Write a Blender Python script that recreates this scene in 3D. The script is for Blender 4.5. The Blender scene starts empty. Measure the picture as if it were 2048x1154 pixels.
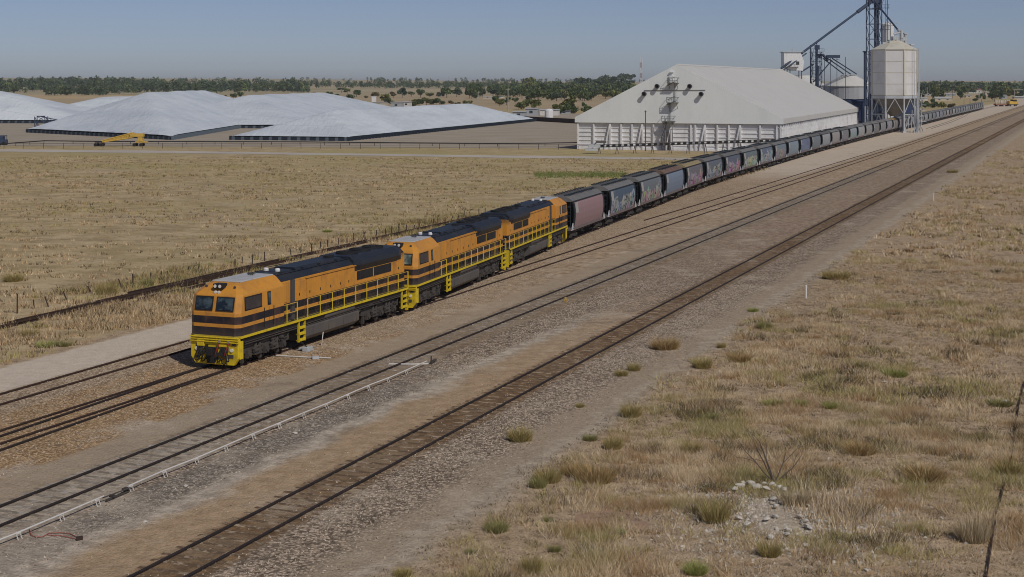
import bpy, bmesh, math, random
import numpy as np
from mathutils import Vector, Matrix, Euler
R = math.radians
PI = math.pi
random.seed(7)
NR = np.random.default_rng(11)
S = bpy.context.scene
C = S.collection

# ------------------------------------------------------------------ camera, sky, sun, exposure
H = 14.35                      # drone height above the ground
F = 3000.0                    # focal length in pixels of a 2048 wide frame
HZ = 165.0                    # horizon row in that frame
cd = bpy.data.cameras.new('camera')
cam = bpy.data.objects.new('camera', cd)
C.objects.link(cam)
S.camera = cam
cam.location = (0, 0, H)
cam.rotation_euler = (R(90), 0, 0)
cd.sensor_width = 36.0
cd.lens = 36.0 * F / 2048.0
cd.shift_y = -(577.0 - HZ) / 2048.0
cd.clip_start = 0.5
cd.clip_end = 60000.0
S.render.resolution_x, S.render.resolution_y = 1024, 577
SUN_EL, SUN_AZ = R(44), R(147)
wd = bpy.data.worlds.new('World')
S.world = wd
wd.use_nodes = True
nt = wd.node_tree
sky = nt.nodes.new('ShaderNodeTexSky')
sky.sky_type = 'NISHITA'
sky.sun_disc = False
sky.sun_elevation = SUN_EL
sky.sun_rotation = SUN_AZ
sky.altitude = 0
sky.air_density = 0.5
sky.dust_density = 0.5
sky.ozone_density = 1.2
bg = nt.nodes['Background']
bg.inputs['Strength'].default_value = 0.079
tint = nt.nodes.new('ShaderNodeMix')
tint.data_type = 'RGBA'
tint.blend_type = 'MULTIPLY'
tint.inputs[0].default_value = 1.0
tint.inputs[7].default_value = (0.97, 0.905, 0.965, 1)
nt.links.new(sky.outputs['Color'], tint.inputs[6])
nt.links.new(tint.outputs[2], bg.inputs['Color'])
sd = Vector((math.sin(SUN_AZ) * math.cos(SUN_EL), math.cos(SUN_AZ) * math.cos(SUN_EL), math.sin(SUN_EL)))
sl = bpy.data.lights.new('sun', 'SUN')
sl.energy = 3.0
sl.angle = R(0.5)
sl.color = (1.0, 0.95, 0.87)
so = bpy.data.objects.new('sun', sl)
C.objects.link(so)
so.location = (0, 0, 200)
so.rotation_euler = sd.to_track_quat('Z', 'Y').to_euler()
S.view_settings.view_transform = 'Standard'
S.view_settings.look = 'None'
S.cycles.pixel_filter_type = 'BLACKMAN_HARRIS'
S.cycles.filter_width = 1.0
S.view_settings.gamma = 1.0
S.view_settings.use_curve_mapping = False
S.view_settings.exposure = -0.35

# ------------------------------------------------------------------ where things are
AX, AY = 1166.0 / math.hypot(1166, 3000), 3000.0 / math.hypot(1166, 3000)   # along the tracks
RX, RY = AY, -AX                                                             # across, to the right
ROT = math.atan2(AY, AX)                                                     # heading of the tracks


def uv(u, v, z=0.0):
    return Vector((u * RX + v * AX, u * RY + v * AY, z))


def at(x, y, z=0.0):
    """ground point seen at pixel (x, y) of the 2048 wide photograph"""
    Y = F * (H - z) / (y - HZ)
    return Vector(((x - 1024.0) * Y / F, Y, z))


def far(x, Y, z=0.0):
    return Vector(((x - 1024.0) * Y / F, Y, z))


def hgt(y, Y):
    return H - (y - HZ) * Y / F


# ------------------------------------------------------------------ materials
def srgb(h):
    h = h.lstrip('#')
    c = [int(h[i:i + 2], 16) / 255 for i in (0, 2, 4)]
    return tuple((x / 12.92 if x <= 0.04045 else ((x + 0.055) / 1.055) ** 2.4) for x in c)


def c4(c):
    return (c[0], c[1], c[2], 1.0)


class NT:
    """small helper around a node tree"""
    def __init__(s, name, rough=0.8, metal=0.0, spec=0.3):
        s.m = bpy.data.materials.new(name)
        s.m.use_nodes = True
        s.t = s.m.node_tree
        s.b = s.t.nodes['Principled BSDF']
        s.b.inputs['Roughness'].default_value = rough
        s.b.inputs['Metallic'].default_value = metal
        s.b.inputs['Specular IOR Level'].default_value = spec
        s.k = {}

    def n(s, typ, **kw):
        x = s.t.nodes.new(typ)
        for a, b in kw.items():
            setattr(x, a, b)
        return x

    def link(s, a, b):
        s.t.links.new(a, b)

    def put(s, sock, v):
        if isinstance(v, bpy.types.NodeSocket):
            s.link(v, sock)
        elif isinstance(v, (tuple, list)) and len(v) == 3 and sock.type == 'RGBA':
            sock.default_value = c4(v)
        else:
            sock.default_value = v

    def pos(s):
        if 'pos' not in s.k:
            s.k['pos'] = s.n('ShaderNodeNewGeometry').outputs['Position']
        return s.k['pos']

    def obj(s):
        if 'obj' not in s.k:
            s.k['obj'] = s.n('ShaderNodeTexCoord').outputs['Object']
        return s.k['obj']

    def info(s, o):
        if 'info' not in s.k:
            s.k['info'] = s.n('ShaderNodeObjectInfo')
        return s.k['info'].outputs[o]

    def xyz(s, v):
        x = s.n('ShaderNodeSeparateXYZ')
        s.link(v, x.inputs[0])
        return x.outputs

    def math(s, op, a, b=0.0, c=0.0, clamp=False):
        x = s.n('ShaderNodeMath', operation=op, use_clamp=clamp)
        for i, v in enumerate((a, b, c)):
            s.put(x.inputs[i], v)
        return x.outputs[0]

    def scale(s, v, k):
        x = s.n('ShaderNodeVectorMath', operation='MULTIPLY')
        s.put(x.inputs[0], v)
        x.inputs[1].default_value = k if isinstance(k, (tuple, list)) else (k, k, k)
        return x.outputs[0]

    def addv(s, a, b):
        x = s.n('ShaderNodeVectorMath', operation='ADD')
        s.put(x.inputs[0], a)
        s.put(x.inputs[1], b)
        return x.outputs[0]

    def dot(s, v, k):
        x = s.n('ShaderNodeVectorMath', operation='DOT_PRODUCT')
        s.put(x.inputs[0], v)
        x.inputs[1].default_value = k
        return x.outputs['Value']

    def noise(s, vec, scale=1.0, detail=4.0, rough=0.6, out='Fac', dist=0.0):
        x = s.n('ShaderNodeTexNoise')
        s.put(x.inputs['Vector'], vec)
        x.inputs['Scale'].default_value = scale
        x.inputs['Detail'].default_value = detail
        x.inputs['Roughness'].default_value = rough
        x.inputs['Distortion'].default_value = dist
        return x.outputs[out]

    def voro(s, vec, scale=1.0, out='Color', feature='F1', rnd=1.0):
        x = s.n('ShaderNodeTexVoronoi', feature=feature)
        s.put(x.inputs['Vector'], vec)
        x.inputs['Scale'].default_value = scale
        x.inputs['Randomness'].default_value = rnd
        return x.outputs[out]

    def ss(s, x, a, b):
        """smooth step of x from a to b"""
        n = s.n('ShaderNodeMapRange', interpolation_type='SMOOTHSTEP')
        s.put(n.inputs['Value'], x)
        n.inputs['From Min'].default_value = a
        n.inputs['From Max'].default_value = b
        return n.outputs['Result']

    def mix(s, f, a, b, mode='MIX'):
        x = s.n('ShaderNodeMix', data_type='RGBA', blend_type=mode)
        s.put(x.inputs[0], f)
        s.put(x.inputs[6], a)
        s.put(x.inputs[7], b)
        return x.outputs[2]

    def ramp(s, f, stops, const=False):
        x = s.n('ShaderNodeValToRGB')
        x.color_ramp.interpolation = 'CONSTANT' if const else 'LINEAR'
        e = x.color_ramp.elements
        while len(e) < len(stops):
            e.new(0.5)
        for i, (p, c) in enumerate(stops):
            e[i].position = p
            e[i].color = c4(c)
        s.put(x.inputs[0], f)
        return x.outputs['Color']

    def bump(s, h, strength=0.3, dist=0.02):
        x = s.n('ShaderNodeBump')
        x.inputs['Strength'].default_value = strength
        x.inputs['Distance'].default_value = dist
        s.put(x.inputs['Height'], h)
        s.link(x.outputs[0], s.b.inputs['Normal'])

    def col(s, c):
        s.put(s.b.inputs['Base Color'], c)
        return s


def dirty(name, c, dirt=(0.10, 0.075, 0.05), amt=0.35, scale=1.5, rough=0.6, spec=0.3, metal=0.0, streak=0.25):
    """painted or bare surface with blotchy grime and vertical run marks"""
    t = NT(name, rough, metal, spec)
    p = t.obj()
    a = t.noise(p, scale, 6, 0.65)
    b = t.noise(t.scale(p, (3.0, 3.0, 0.25)), scale, 4, 0.6)
    f = t.math('ADD', t.math('MULTIPLY', t.ss(a, 0.45, 0.75), amt), t.math('MULTIPLY', t.ss(b, 0.5, 0.75), streak), clamp=True)
    t.col(t.mix(f, c, dirt))
    t.put(t.b.inputs['Roughness'], t.math('ADD', t.math('MULTIPLY', a, 0.3), rough - 0.15, clamp=True))
    return t.m


M = {}
ORANGE, YELLOW, BLACK = (0.66, 0.285, 0.032), (0.70, 0.52, 0.02), (0.016, 0.015, 0.018)


def livery(name, zoffs=0.0):
    t = NT(name, 0.42, 0, 0.4)
    p = t.obj()
    z = t.xyz(p)[2]
    z = t.math('MULTIPLY', t.math('ADD', z, zoffs), 0.2)
    Z = lambda k: k * 0.2
    c = t.ramp(z, [(0, YELLOW), (Z(1.62), BLACK), (Z(2.02), ORANGE), (Z(2.2), BLACK), (Z(2.56), ORANGE)], True)
    a = t.noise(p, 1.1, 6, 0.65)
    b = t.noise(t.scale(p, (2.5, 2.5, 0.2)), 1.2, 4, 0.6)
    f = t.math('ADD', t.math('MULTIPLY', t.ss(a, 0.45, 0.75), 0.6), t.math('MULTIPLY', t.ss(b, 0.5, 0.75), 0.5), clamp=True)
    c = t.mix(t.math('MULTIPLY', f, 0.6), c, (0.22, 0.11, 0.045))
    c = t.mix(t.math('MULTIPLY', t.noise(p, 0.35, 2), 0.6), c, (0.9, 1.0, 1.9), 'MULTIPLY')
    cx = t.n('ShaderNodeCombineXYZ')
    t.link(t.math('FLOOR', t.math('ADD', t.math('MULTIPLY', t.xyz(p)[0], 0.87), 0.2)), cx.inputs[0])
    t.link(t.math('FLOOR', t.math('MULTIPLY', t.xyz(p)[2], 1.1)), cx.inputs[1])
    wn = t.n('ShaderNodeTexWhiteNoise', noise_dimensions='3D')
    t.link(cx.outputs[0], wn.inputs[0])
    c = t.mix(t.math('MULTIPLY', wn.outputs['Value'], 0.35), c, (0.78, 0.82, 0.95), 'MULTIPLY')
    soot = t.math('MULTIPLY', t.ss(t.math('ADD', t.xyz(p)[2], t.math('MULTIPLY', a, 1.4)), 3.9, 4.7), t.ss(t.xyz(p)[0], -1.0, -5.0))
    c = t.mix(t.math('MULTIPLY', soot, 0.7), c, (0.06, 0.04, 0.03))
    low = t.math('MULTIPLY', t.ss(t.math('ADD', t.xyz(p)[2], a), 2.6, 1.9), 0.4)
    c = t.mix(low, c, (0.13, 0.095, 0.065))
    t.col(c)
    return t.m


M['livery'] = livery('locomotive livery paint')
M['yellow'] = dirty('yellow safety paint', YELLOW, (0.16, 0.12, 0.05), 0.45, 3.0, 0.45)
M['amber'] = dirty('amber machine paint', (0.60, 0.39, 0.075), (0.2, 0.15, 0.08), 0.4, 0.6, 0.5)
M['roofdark'] = dirty('dark locomotive roof paint', (0.022, 0.027, 0.038), (0.06, 0.055, 0.05), 0.5, 0.8, 0.45)
M['roofgrey'] = dirty('pale grey cab roof paint', (0.50, 0.50, 0.50), (0.2, 0.18, 0.15), 0.4, 1.2, 0.5)
M['black'] = dirty('sooty black paint', (0.018, 0.018, 0.02), (0.05, 0.045, 0.04), 0.5, 2.0, 0.6)
M['under'] = dirty('grimy underframe', (0.062, 0.057, 0.054), (0.12, 0.09, 0.065), 0.6, 2.0, 0.75)
M['tank'] = dirty('dusty grey fuel tank paint', (0.105, 0.098, 0.095), (0.17, 0.135, 0.10), 0.5, 1.0, 0.55)
M['stairgrey'] = dirty('grey painted stair steel', (0.20, 0.20, 0.205), (0.12, 0.1, 0.08), 0.3, 1.0, 0.6)
M['greystrip'] = dirty('dark grey duct paint', (0.075, 0.072, 0.075), (0.12, 0.1, 0.08), 0.3, 1.0, 0.6)
M['white'] = dirty('white enamel', (0.72, 0.72, 0.72), (0.3, 0.27, 0.24), 0.35, 2.0, 0.4)
M['palesteel'] = dirty('galvanised steel', (0.46, 0.49, 0.52), (0.28, 0.26, 0.24), 0.4, 0.6, 0.5, metal=0.0)
M['bluesteel'] = dirty('dark blue steel', (0.042, 0.062, 0.11), (0.08, 0.085, 0.1), 0.4, 0.4, 0.55)
M['bluesilo'] = dirty('navy silo base paint', (0.03, 0.05, 0.115), (0.08, 0.08, 0.1), 0.3, 0.15, 0.5)
M['rust'] = dirty('rusty rail steel', (0.050, 0.030, 0.024), (0.10, 0.055, 0.035), 0.6, 2.0, 0.8)
M['raildark'] = dirty('dark rail steel', (0.032, 0.025, 0.023), (0.075, 0.05, 0.04), 0.5, 1.0, 0.6)
M['redhose'] = dirty('red hose rubber', (0.30, 0.03, 0.03), amt=0.2)
M['chrome'] = NT('polished fitting', 0.25, 0.9).col((0.6, 0.6, 0.62)).m
M['rod'] = dirty('bleached white pipe', (0.62, 0.60, 0.57), (0.4, 0.35, 0.3), 0.4, 1.5, 0.6)
M['redcable'] = NT('red cable sheath', 0.6).col((0.36, 0.10, 0.08)).m
M['post'] = dirty('weathered steel post', (0.055, 0.04, 0.033), (0.11, 0.07, 0.05), 0.5, 4.0, 0.85)
M['pole'] = dirty('pale timber pole', (0.40, 0.37, 0.33), amt=0.3)
M['lens'] = NT('lamp lens', 0.12, 0, 0.8).col((0.75, 0.74, 0.70)).m
gl = NT('dark cab glass with painted reflections', 0.06, 0.0, 0.9)
gl.col(gl.mix(gl.ss(gl.noise(gl.scale(gl.obj(), (1, 1.2, 2.2)), 1.3, 3), 0.42, 0.66), (0.01, 0.016, 0.022), (0.075, 0.105, 0.115)))  # paler teal blotches are reflections painted into the glass colour
M['glass'] = gl.m
gl = NT('cab glass with painted pale reflection', 0.08, 0.0, 1.0)
gl.col(gl.mix(gl.ss(gl.noise(gl.obj(), 1.2, 2), 0.4, 0.6), (0.06, 0.10, 0.10), (0.28, 0.33, 0.30)))  # pale patches put the windscreen's reflection into its base colour
M['glasspale'] = gl.m
M['blind'] = dirty('dusty side window glass', (0.05, 0.043, 0.045), (0.10, 0.085, 0.08), 0.5, 1.5, 0.3)

# grain wagon side: one base colour per wagon (object colour) with sprayed painting over the lower half
t = NT('weathered wagon side paint', 0.6)
p = t.obj()
rnd = t.info('Random')
off = t.n('ShaderNodeCombineXYZ')
t.link(t.math('MULTIPLY', rnd, 71.0), off.inputs[0])
t.link(t.math('MULTIPLY', rnd, 33.0), off.inputs[2])
q = t.addv(p, off.outputs[0])
x3 = t.xyz(p)
base = t.info('Color')
al = t.info('Alpha')
shape = t.noise(t.scale(q, (0.55, 0.3, 0.9)), 1.0, 3, 0.55, dist=0.9)
hue = t.noise(t.scale(q, (0.4, 0.2, 0.5)), 1.3, 1, 0.5, out='Color')
letters = t.voro(t.addv(t.scale(q, (1.1, 0.2, 0.75)), t.scale(t.noise(q, 0.9, 2, 0.5, out='Color'), 1.3)), 1.1, 'Distance', 'DISTANCE_TO_EDGE')
cells = t.voro(t.scale(q, (0.8, 0.2, 0.8)), 0.9, 'Color')
spray = t.mix(0.5, cells, hue)
hs = t.n('ShaderNodeHueSaturation')
hs.inputs['Saturation'].default_value = 1.0
hs.inputs['Value'].default_value = 0.9
t.link(spray, hs.inputs['Color'])
rh = t.ramp(rnd, [(0, (0.30, 0.34, 0.10)), (0.2, (0.38, 0.40, 0.38)), (0.4, (0.08, 0.22, 0.42)), (0.6, (0.34, 0.13, 0.10)), (0.8, (0.12, 0.32, 0.30)), (1.0, (0.20, 0.30, 0.36))])
hs2 = t.mix(0.55, hs.outputs[0], rh)
spray = t.mix(t.ss(letters, 0.06, 0.03), hs2, (0.02, 0.02, 0.03))
top = t.math('ADD', 2.6, t.math('MULTIPLY', t.math('SUBTRACT', shape, 0.5), 3.0))
msk = t.math('MULTIPLY', t.ss(t.math('SUBTRACT', top, x3[2]), -0.08, 0.08), t.ss(t.math('ABSOLUTE', x3[0]), 5.6, 5.2))
msk = t.math('MULTIPLY', msk, t.math('SUBTRACT', 1.0, al, clamp=True))
c = t.mix(msk, base, spray)
g1 = t.noise(t.scale(q, (2.0, 2.0, 0.2)), 1.0, 5, 0.65)
c = t.mix(t.math('MULTIPLY', t.ss(g1, 0.42, 0.75), 0.4), c, (0.165, 0.17, 0.17))
c = t.mix(t.math('MULTIPLY', t.ss(t.noise(q, 0.8, 5, 0.7), 0.5, 0.8), 0.4), c, (0.22, 0.22, 0.215))
t.col(c)
M['wagonside'] = t.m
M['wagonroof'] = dirty('grey wagon roof paint', (0.13, 0.13, 0.13), (0.24, 0.21, 0.17), 0.6, 0.8, 0.6)
M['wagonend'] = dirty('dark blue green wagon end paint', (0.020, 0.028, 0.036), (0.06, 0.06, 0.055), 0.4, 1.5, 0.6)
M['sill'] = dirty('dusty wagon sill paint', (0.16, 0.125, 0.12), (0.28, 0.24, 0.21), 0.6, 1.5, 0.7)

# sheds, silos, tarpaulins
def sheeted(name, c, pitch, axis, depth=0.4):
    """corrugated or ribbed cladding: ribs along one object axis, slight soiling"""
    t = NT(name, 0.5, 0, 0.3)
    p = t.obj()
    a = t.noise(t.scale(p, (0.35, 0.35, 0.12)), 1.0, 5, 0.65)
    f = t.math('MULTIPLY', t.ss(a, 0.42, 0.8), 0.35)
    k = t.mix(f, c, tuple(x * 0.72 for x in c))
    # individual sheets differ a little
    s3 = t.n('ShaderNodeCombineXYZ')
    t.link(t.math('FLOOR', t.math('MULTIPLY', t.xyz(p)[axis], 0.5)), s3.inputs[0])
    w = t.n('ShaderNodeTexWhiteNoise', noise_dimensions='3D')
    t.link(s3.outputs[0], w.inputs[0])
    k = t.mix(t.math('MULTIPLY', w.outputs['Value'], 0.08), k, tuple(x * 0.55 for x in c))
    t.col(k)
    wv = t.math('SINE', t.math('MULTIPLY', t.xyz(p)[axis], 2 * PI / pitch))
    t.bump(wv, depth, 0.03)
    return t.m


M['shedroof'] = sheeted('white ribbed roof cladding', (0.62, 0.61, 0.575), 0.7, 1, 0.06)  # roof toned down against the gable to offset its stronger sunlight
M['shedgable'] = sheeted('white ribbed gable cladding', (0.77, 0.80, 0.79), 0.7, 0, 0.05)  # same cladding, made lighter to make up for weaker sun on the gable
M['shedwall'] = dirty('white concrete wall panel', (0.74, 0.74, 0.75), (0.4, 0.38, 0.36), 0.4, 0.35, 0.7)
M['silowall'] = dirty('pale silo concrete', (0.66, 0.655, 0.645), (0.38, 0.35, 0.31), 0.4, 0.18, 0.7, streak=0.3)
M['silocone'] = dirty('stained cream cone', (0.56, 0.535, 0.46), (0.34, 0.29, 0.2), 0.45, 0.2, 0.7)
M['hopper'] = dirty('brownish silo hopper', (0.25, 0.235, 0.215), (0.14, 0.11, 0.08), 0.5, 0.5, 0.7)
M['flatsilo'] = dirty('pale zinc silo wall', (0.40, 0.415, 0.44), (0.25, 0.24, 0.23), 0.3, 0.15, 0.55)

t = NT('pale blue tarpaulin', 0.42, 0, 0.4)
p = t.pos()
a = t.noise(t.scale(p, (0.05, 0.05, 0.3)), 1.0, 5, 0.6)
c = t.mix(t.ss(a, 0.35, 0.7), (0.72, 0.765, 0.80), (0.60, 0.65, 0.695))
ed = t.math('ABSOLUTE', t.math('SUBTRACT', t.math('FRACT', t.math('MULTIPLY', t.dot(p, (AX, AY, 0)), 0.083)), 0.5))
c = t.mix(t.math('MULTIPLY', t.ss(ed, 0.482, 0.497), 0.5), c, (0.36, 0.41, 0.47))
c = t.mix(t.math('MULTIPLY', t.ss(t.noise(p, 0.12, 7, 0.7), 0.52, 0.75), 0.35), c, (0.46, 0.48, 0.49))
t.col(c)
wr = t.math('ADD', t.noise(t.scale(p, (0.25, 0.08, 0.5)), 1.0, 6, 0.65), t.math('MULTIPLY', ed, 0.25))
cr = t.noise(t.scale(p, (0.9, 0.12, 0.5)), 1.0, 4, 0.6)
t.bump(t.math('ADD', wr, t.math('MULTIPLY', cr, 0.5)), 0.75, 0.7)
M['tarp'] = t.m
t = NT('dark bunker wall panel', 0.6)
p = t.obj()
st = t.math('FRACT', t.math('MULTIPLY', t.xyz(p)[0], 0.4))
t.col(t.mix(t.ss(st, 0.62, 0.68), (0.022, 0.03, 0.045), (0.10, 0.125, 0.155)))
M['bunkerwall'] = t.m

# foliage: vertex colour 'Col' carries each clump's own leaf colour
def foliage(name, rough=0.8, k=1.0):
    t = NT(name, rough, 0, 0.15)
    at_ = t.n('ShaderNodeAttribute', attribute_name='Col')
    t.col(t.mix(0.25, at_.outputs['Color'], t.info('Color'), 'MULTIPLY'))
    return t.m


M['leaf'] = foliage('eucalypt leaves')
M['grass'] = foliage('dry grass blades')
M['trunk'] = dirty('grey bark', (0.16, 0.13, 0.10), (0.06, 0.05, 0.04), 0.5, 1.0, 0.9)
M['deadwood'] = dirty('dead dry twigs', (0.11, 0.09, 0.075), (0.2, 0.17, 0.14), 0.4, 4.0, 0.9)
t = NT('chalky limestone', 0.9, 0, 0.2)
t.col(t.mix(t.noise(t.obj(), 3.0, 5), (0.46, 0.41, 0.345), (0.72, 0.68, 0.615)))
t.bump(t.noise(t.obj(), 6.0, 5), 0.6, 0.05)
M['stone'] = t.m
for nm, cc in (('housewhite', (0.62, 0.61, 0.58)), ('housecream', (0.52, 0.47, 0.36)), ('housegrey', (0.36, 0.38, 0.40)), ('housered', (0.26, 0.13, 0.09)), ('housetin', (0.47, 0.47, 0.46))):
    M[nm] = dirty(nm + ' building finish', cc, tuple(x * 0.5 for x in cc), 0.3, 0.3, 0.7)


# ------------------------------------------------------------------ mesh builder
class MB:
    def __init__(s):
        s.v, s.f, s.mi = [], [], []

    def add(s, vs, fs, mi=0):
        o = len(s.v)
        s.v += [tuple(v) for v in vs]
        s.f += [tuple(i + o for i in f) for f in fs]
        s.mi += [mi] * len(fs)
        return s

    def box(s, c, d, mi=0, rz=0.0, ry=0.0):
        hx, hy, hz = d[0] / 2, d[1] / 2, d[2] / 2
        vs = [Vector((x, y, z)) for x in (-hx, hx) for y in (-hy, hy) for z in (-hz, hz)]
        if rz or ry:
            m = Matrix.Rotation(rz, 3, 'Z') @ Matrix.Rotation(ry, 3, 'Y')
            vs = [m @ v for v in vs]
        c = Vector(c)
        return s.add([v + c for v in vs], [(0, 1, 3, 2), (4, 6, 7, 5), (0, 4, 5, 1), (2, 3, 7, 6), (0, 2, 6, 4), (1, 5, 7, 3)], mi)

    def tube(s, p, q, r, n=8, r2=None, mi=0, cap=True):
        p, q = Vector(p), Vector(q)
        r2 = r if r2 is None else r2
        d = (q - p)
        if d.length < 1e-6:
            return s
        d.normalize()
        a = d.orthogonal().normalized()
        b = d.cross(a)
        off = PI / 4 if n == 4 else 0
        if n == 4 and abs(d.z) < 0.99:
            a = d.cross(Vector((0, 0, 1))).normalized()
            b = d.cross(a)
        vs = []
        for c, rr in ((p, r), (q, r2)):
            for i in range(n):
                w = 2 * PI * i / n + off
                vs.append(c + a * (rr * math.cos(w)) + b * (rr * math.sin(w)))
        fs = [(i, (i + 1) % n, n + (i + 1) % n, n + i) for i in range(n)]
        if cap:
            fs += [tuple(range(n - 1, -1, -1)), tuple(range(n, 2 * n))]
        return s.add(vs, fs, mi)

    def path(s, pts, r, n=6, mi=0):
        for a, b in zip(pts[:-1], pts[1:]):
            s.tube(a, b, r, n, mi=mi)
        return s

    def prism(s, prof, x0, x1, mi=0, axis='x'):
        """profile of (a, b) points pushed along an axis: x -> (x,a,b), y -> (a,y,b), z -> (a,b,z)"""
        n = len(prof)
        vs = []
        for x in (x0, x1):
            for a, b in prof:
                vs.append((x, a, b) if axis == 'x' else ((a, x, b) if axis == 'y' else (a, b, x)))
        fs = [(i, (i + 1) % n, n + (i + 1) % n, n + i) for i in range(n)] + [tuple(range(n - 1, -1, -1)), tuple(range(n, 2 * n))]
        return s.add(vs, fs, mi)

    def loft(s, rings, mi=0, cap=True):
        n = len(rings[0])
        vs = [p for r in rings for p in r]
        fs = []
        for k in range(len(rings) - 1):
            for i in range(n):
                fs.append((k * n + i, k * n + (i + 1) % n, (k + 1) * n + (i + 1) % n, (k + 1) * n + i))
        if cap:
            fs += [tuple(range(n - 1, -1, -1)), tuple(range((len(rings) - 1) * n, len(rings) * n))]
        return s.add(vs, fs, mi)

    def lathe(s, prof, c=(0, 0, 0), n=24, mi=0, cap=True):
        rings = [[(c[0] + r * math.cos(2 * PI * i / n), c[1] + r * math.sin(2 * PI * i / n), c[2] + z) for i in range(n)] for r, z in prof]
        return s.loft(rings, mi, cap)

    def slab(s, quad, th, mi=0):
        """a flat polygon given thickness along its normal"""
        q = [Vector(p) for p in quad]
        nrm = (q[1] - q[0]).cross(q[2] - q[0]).normalized() * th
        n = len(q)
        return s.add(q + [p + nrm for p in q], [tuple(range(n - 1, -1, -1)), tuple(range(n, 2 * n))] + [(i, (i + 1) % n, n + (i + 1) % n, n + i) for i in range(n)], mi)

    def build(s, name, mats, parent=None, bevel=0.0, smooth=False, label=None):
        me = bpy.data.meshes.new(name)
        me.from_pydata(s.v, [], s.f)
        mats = mats if isinstance(mats, (list, tuple)) else [mats]
        for m in mats:
            me.materials.append(M[m] if isinstance(m, str) else m)
        if len(mats) > 1:
            me.polygons.foreach_set('material_index', s.mi)
        bm = bmesh.new()
        bm.from_mesh(me)
        bmesh.ops.recalc_face_normals(bm, faces=bm.faces)
        bm.to_mesh(me)
        bm.free()
        if smooth:
            me.polygons.foreach_set('use_smooth', [True] * len(me.polygons))
        me.update()
        o = bpy.data.objects.new(name, me)
        C.objects.link(o)
        if parent is not None:
            o.parent = parent
        if bevel:
            b = o.modifiers.new('edges', 'BEVEL')
            b.width = bevel
            b.segments = 2
            b.limit_method = 'ANGLE'
            b.angle_limit = R(35)
        if label:
            o['label'] = label
        return o


def tag(o, label, cat, group=None):
    o['label'] = label
    o['category'] = cat
    if group:
        o['group'] = group
    return o


def kind(o, k):
    o['kind'] = k
    return o


def thing(name, label, cat, loc=(0, 0, 0), rz=0.0, group=None):
    o = bpy.data.objects.new(name, None)
    o.empty_display_size = 0.5
    C.objects.link(o)
    o.location = loc
    o.rotation_euler = (0, 0, rz)
    return tag(o, label, cat, group)


KIDS = {}


def kids(o):
    if o.name not in KIDS:
        KIDS[o.name] = [c for c in bpy.data.objects if c.parent == o]
    return KIDS[o.name]


def copy_tree(o, parent=None, depth=9):
    c = o.copy()
    C.objects.link(c)
    c.parent = parent
    if depth > 0:
        for k in kids(o):
            copy_tree(k, c, depth - 1)
    return c


def nth(i):
    w = ['', 'first', 'second', 'third', 'fourth', 'fifth', 'sixth', 'seventh', 'eighth', 'ninth', 'tenth', 'eleventh', 'twelfth']
    if i < len(w):
        return w[i]
    return '%d%s' % (i, 'th' if 10 <= i % 100 <= 20 else {1: 'st', 2: 'nd', 3: 'rd'}.get(i % 10, 'th'))


def vnoise(x, y, seed=0):
    """smooth value noise on numpy arrays, 0..1"""
    xi, yi = np.floor(x).astype(np.int64), np.floor(y).astype(np.int64)
    fx, fy = x - xi, y - yi
    fx, fy = fx * fx * (3 - 2 * fx), fy * fy * (3 - 2 * fy)

    def h(a, b):
        n = (a * 374761393 + b * 668265263 + seed * 974634777) & 0x7fffffff
        n = ((n ^ (n >> 13)) * 1274126177) & 0x7fffffff
        return ((n ^ (n >> 16)) & 0xffff) / 65535.0
    return (h(xi, yi) * (1 - fx) + h(xi + 1, yi) * fx) * (1 - fy) + (h(xi, yi + 1) * (1 - fx) + h(xi + 1, yi + 1) * fx) * fy


def fnoise(x, y, seed=0):
    return (vnoise(x, y, seed) * 0.5 + vnoise(x * 2.1, y * 2.1, seed + 1) * 0.3 + vnoise(x * 4.3, y * 4.3, seed + 2) * 0.2)


def raw_mesh(name, V, Fc, mat, col=None, k=3):
    """big meshes straight from numpy arrays"""
    me = bpy.data.meshes.new(name)
    nf = len(Fc)
    me.vertices.add(len(V))
    me.vertices.foreach_set('co', np.ascontiguousarray(V, dtype=np.float32).ravel())
    me.loops.add(nf * k)
    me.loops.foreach_set('vertex_index', np.ascontiguousarray(Fc, dtype=np.int32).ravel())
    me.polygons.add(nf)
    me.polygons.foreach_set('loop_start', np.arange(0, nf * k, k, dtype=np.int32))
    me.update(calc_edges=True)
    if col is not None:
        a = me.color_attributes.new('Col', 'FLOAT_COLOR', 'POINT')
        a.data.foreach_set('color', np.concatenate([col, np.ones((len(col), 1))], 1).astype(np.float32).ravel())
    me.materials.append(M[mat] if isinstance(mat, str) else mat)
    return me


def link(name, me, parent=None):
    o = bpy.data.objects.new(name, me)
    C.objects.link(o)
    if parent is not None:
        o.parent = parent
    return o

# ------------------------------------------------------------------ ground
def gravel(t, p, a, b, dark, cell=11.0):
    """stones: each cell its own tone, dark gaps, patchy at larger scales"""
    v = t.voro(p, cell, 'Color')
    k = t.xyz(v)[0]
    big = t.noise(p, 0.5, 7, 0.7)
    c = t.mix(k, a, b)
    c = t.mix(t.math('MULTIPLY', t.ss(t.voro(p, cell, 'Distance'), 0.35, 0.7), 0.6), c, dark)
    c = t.mix(t.math('MULTIPLY', t.ss(big, 0.5, 0.72), 0.5), c, dark)
    return c


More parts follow.
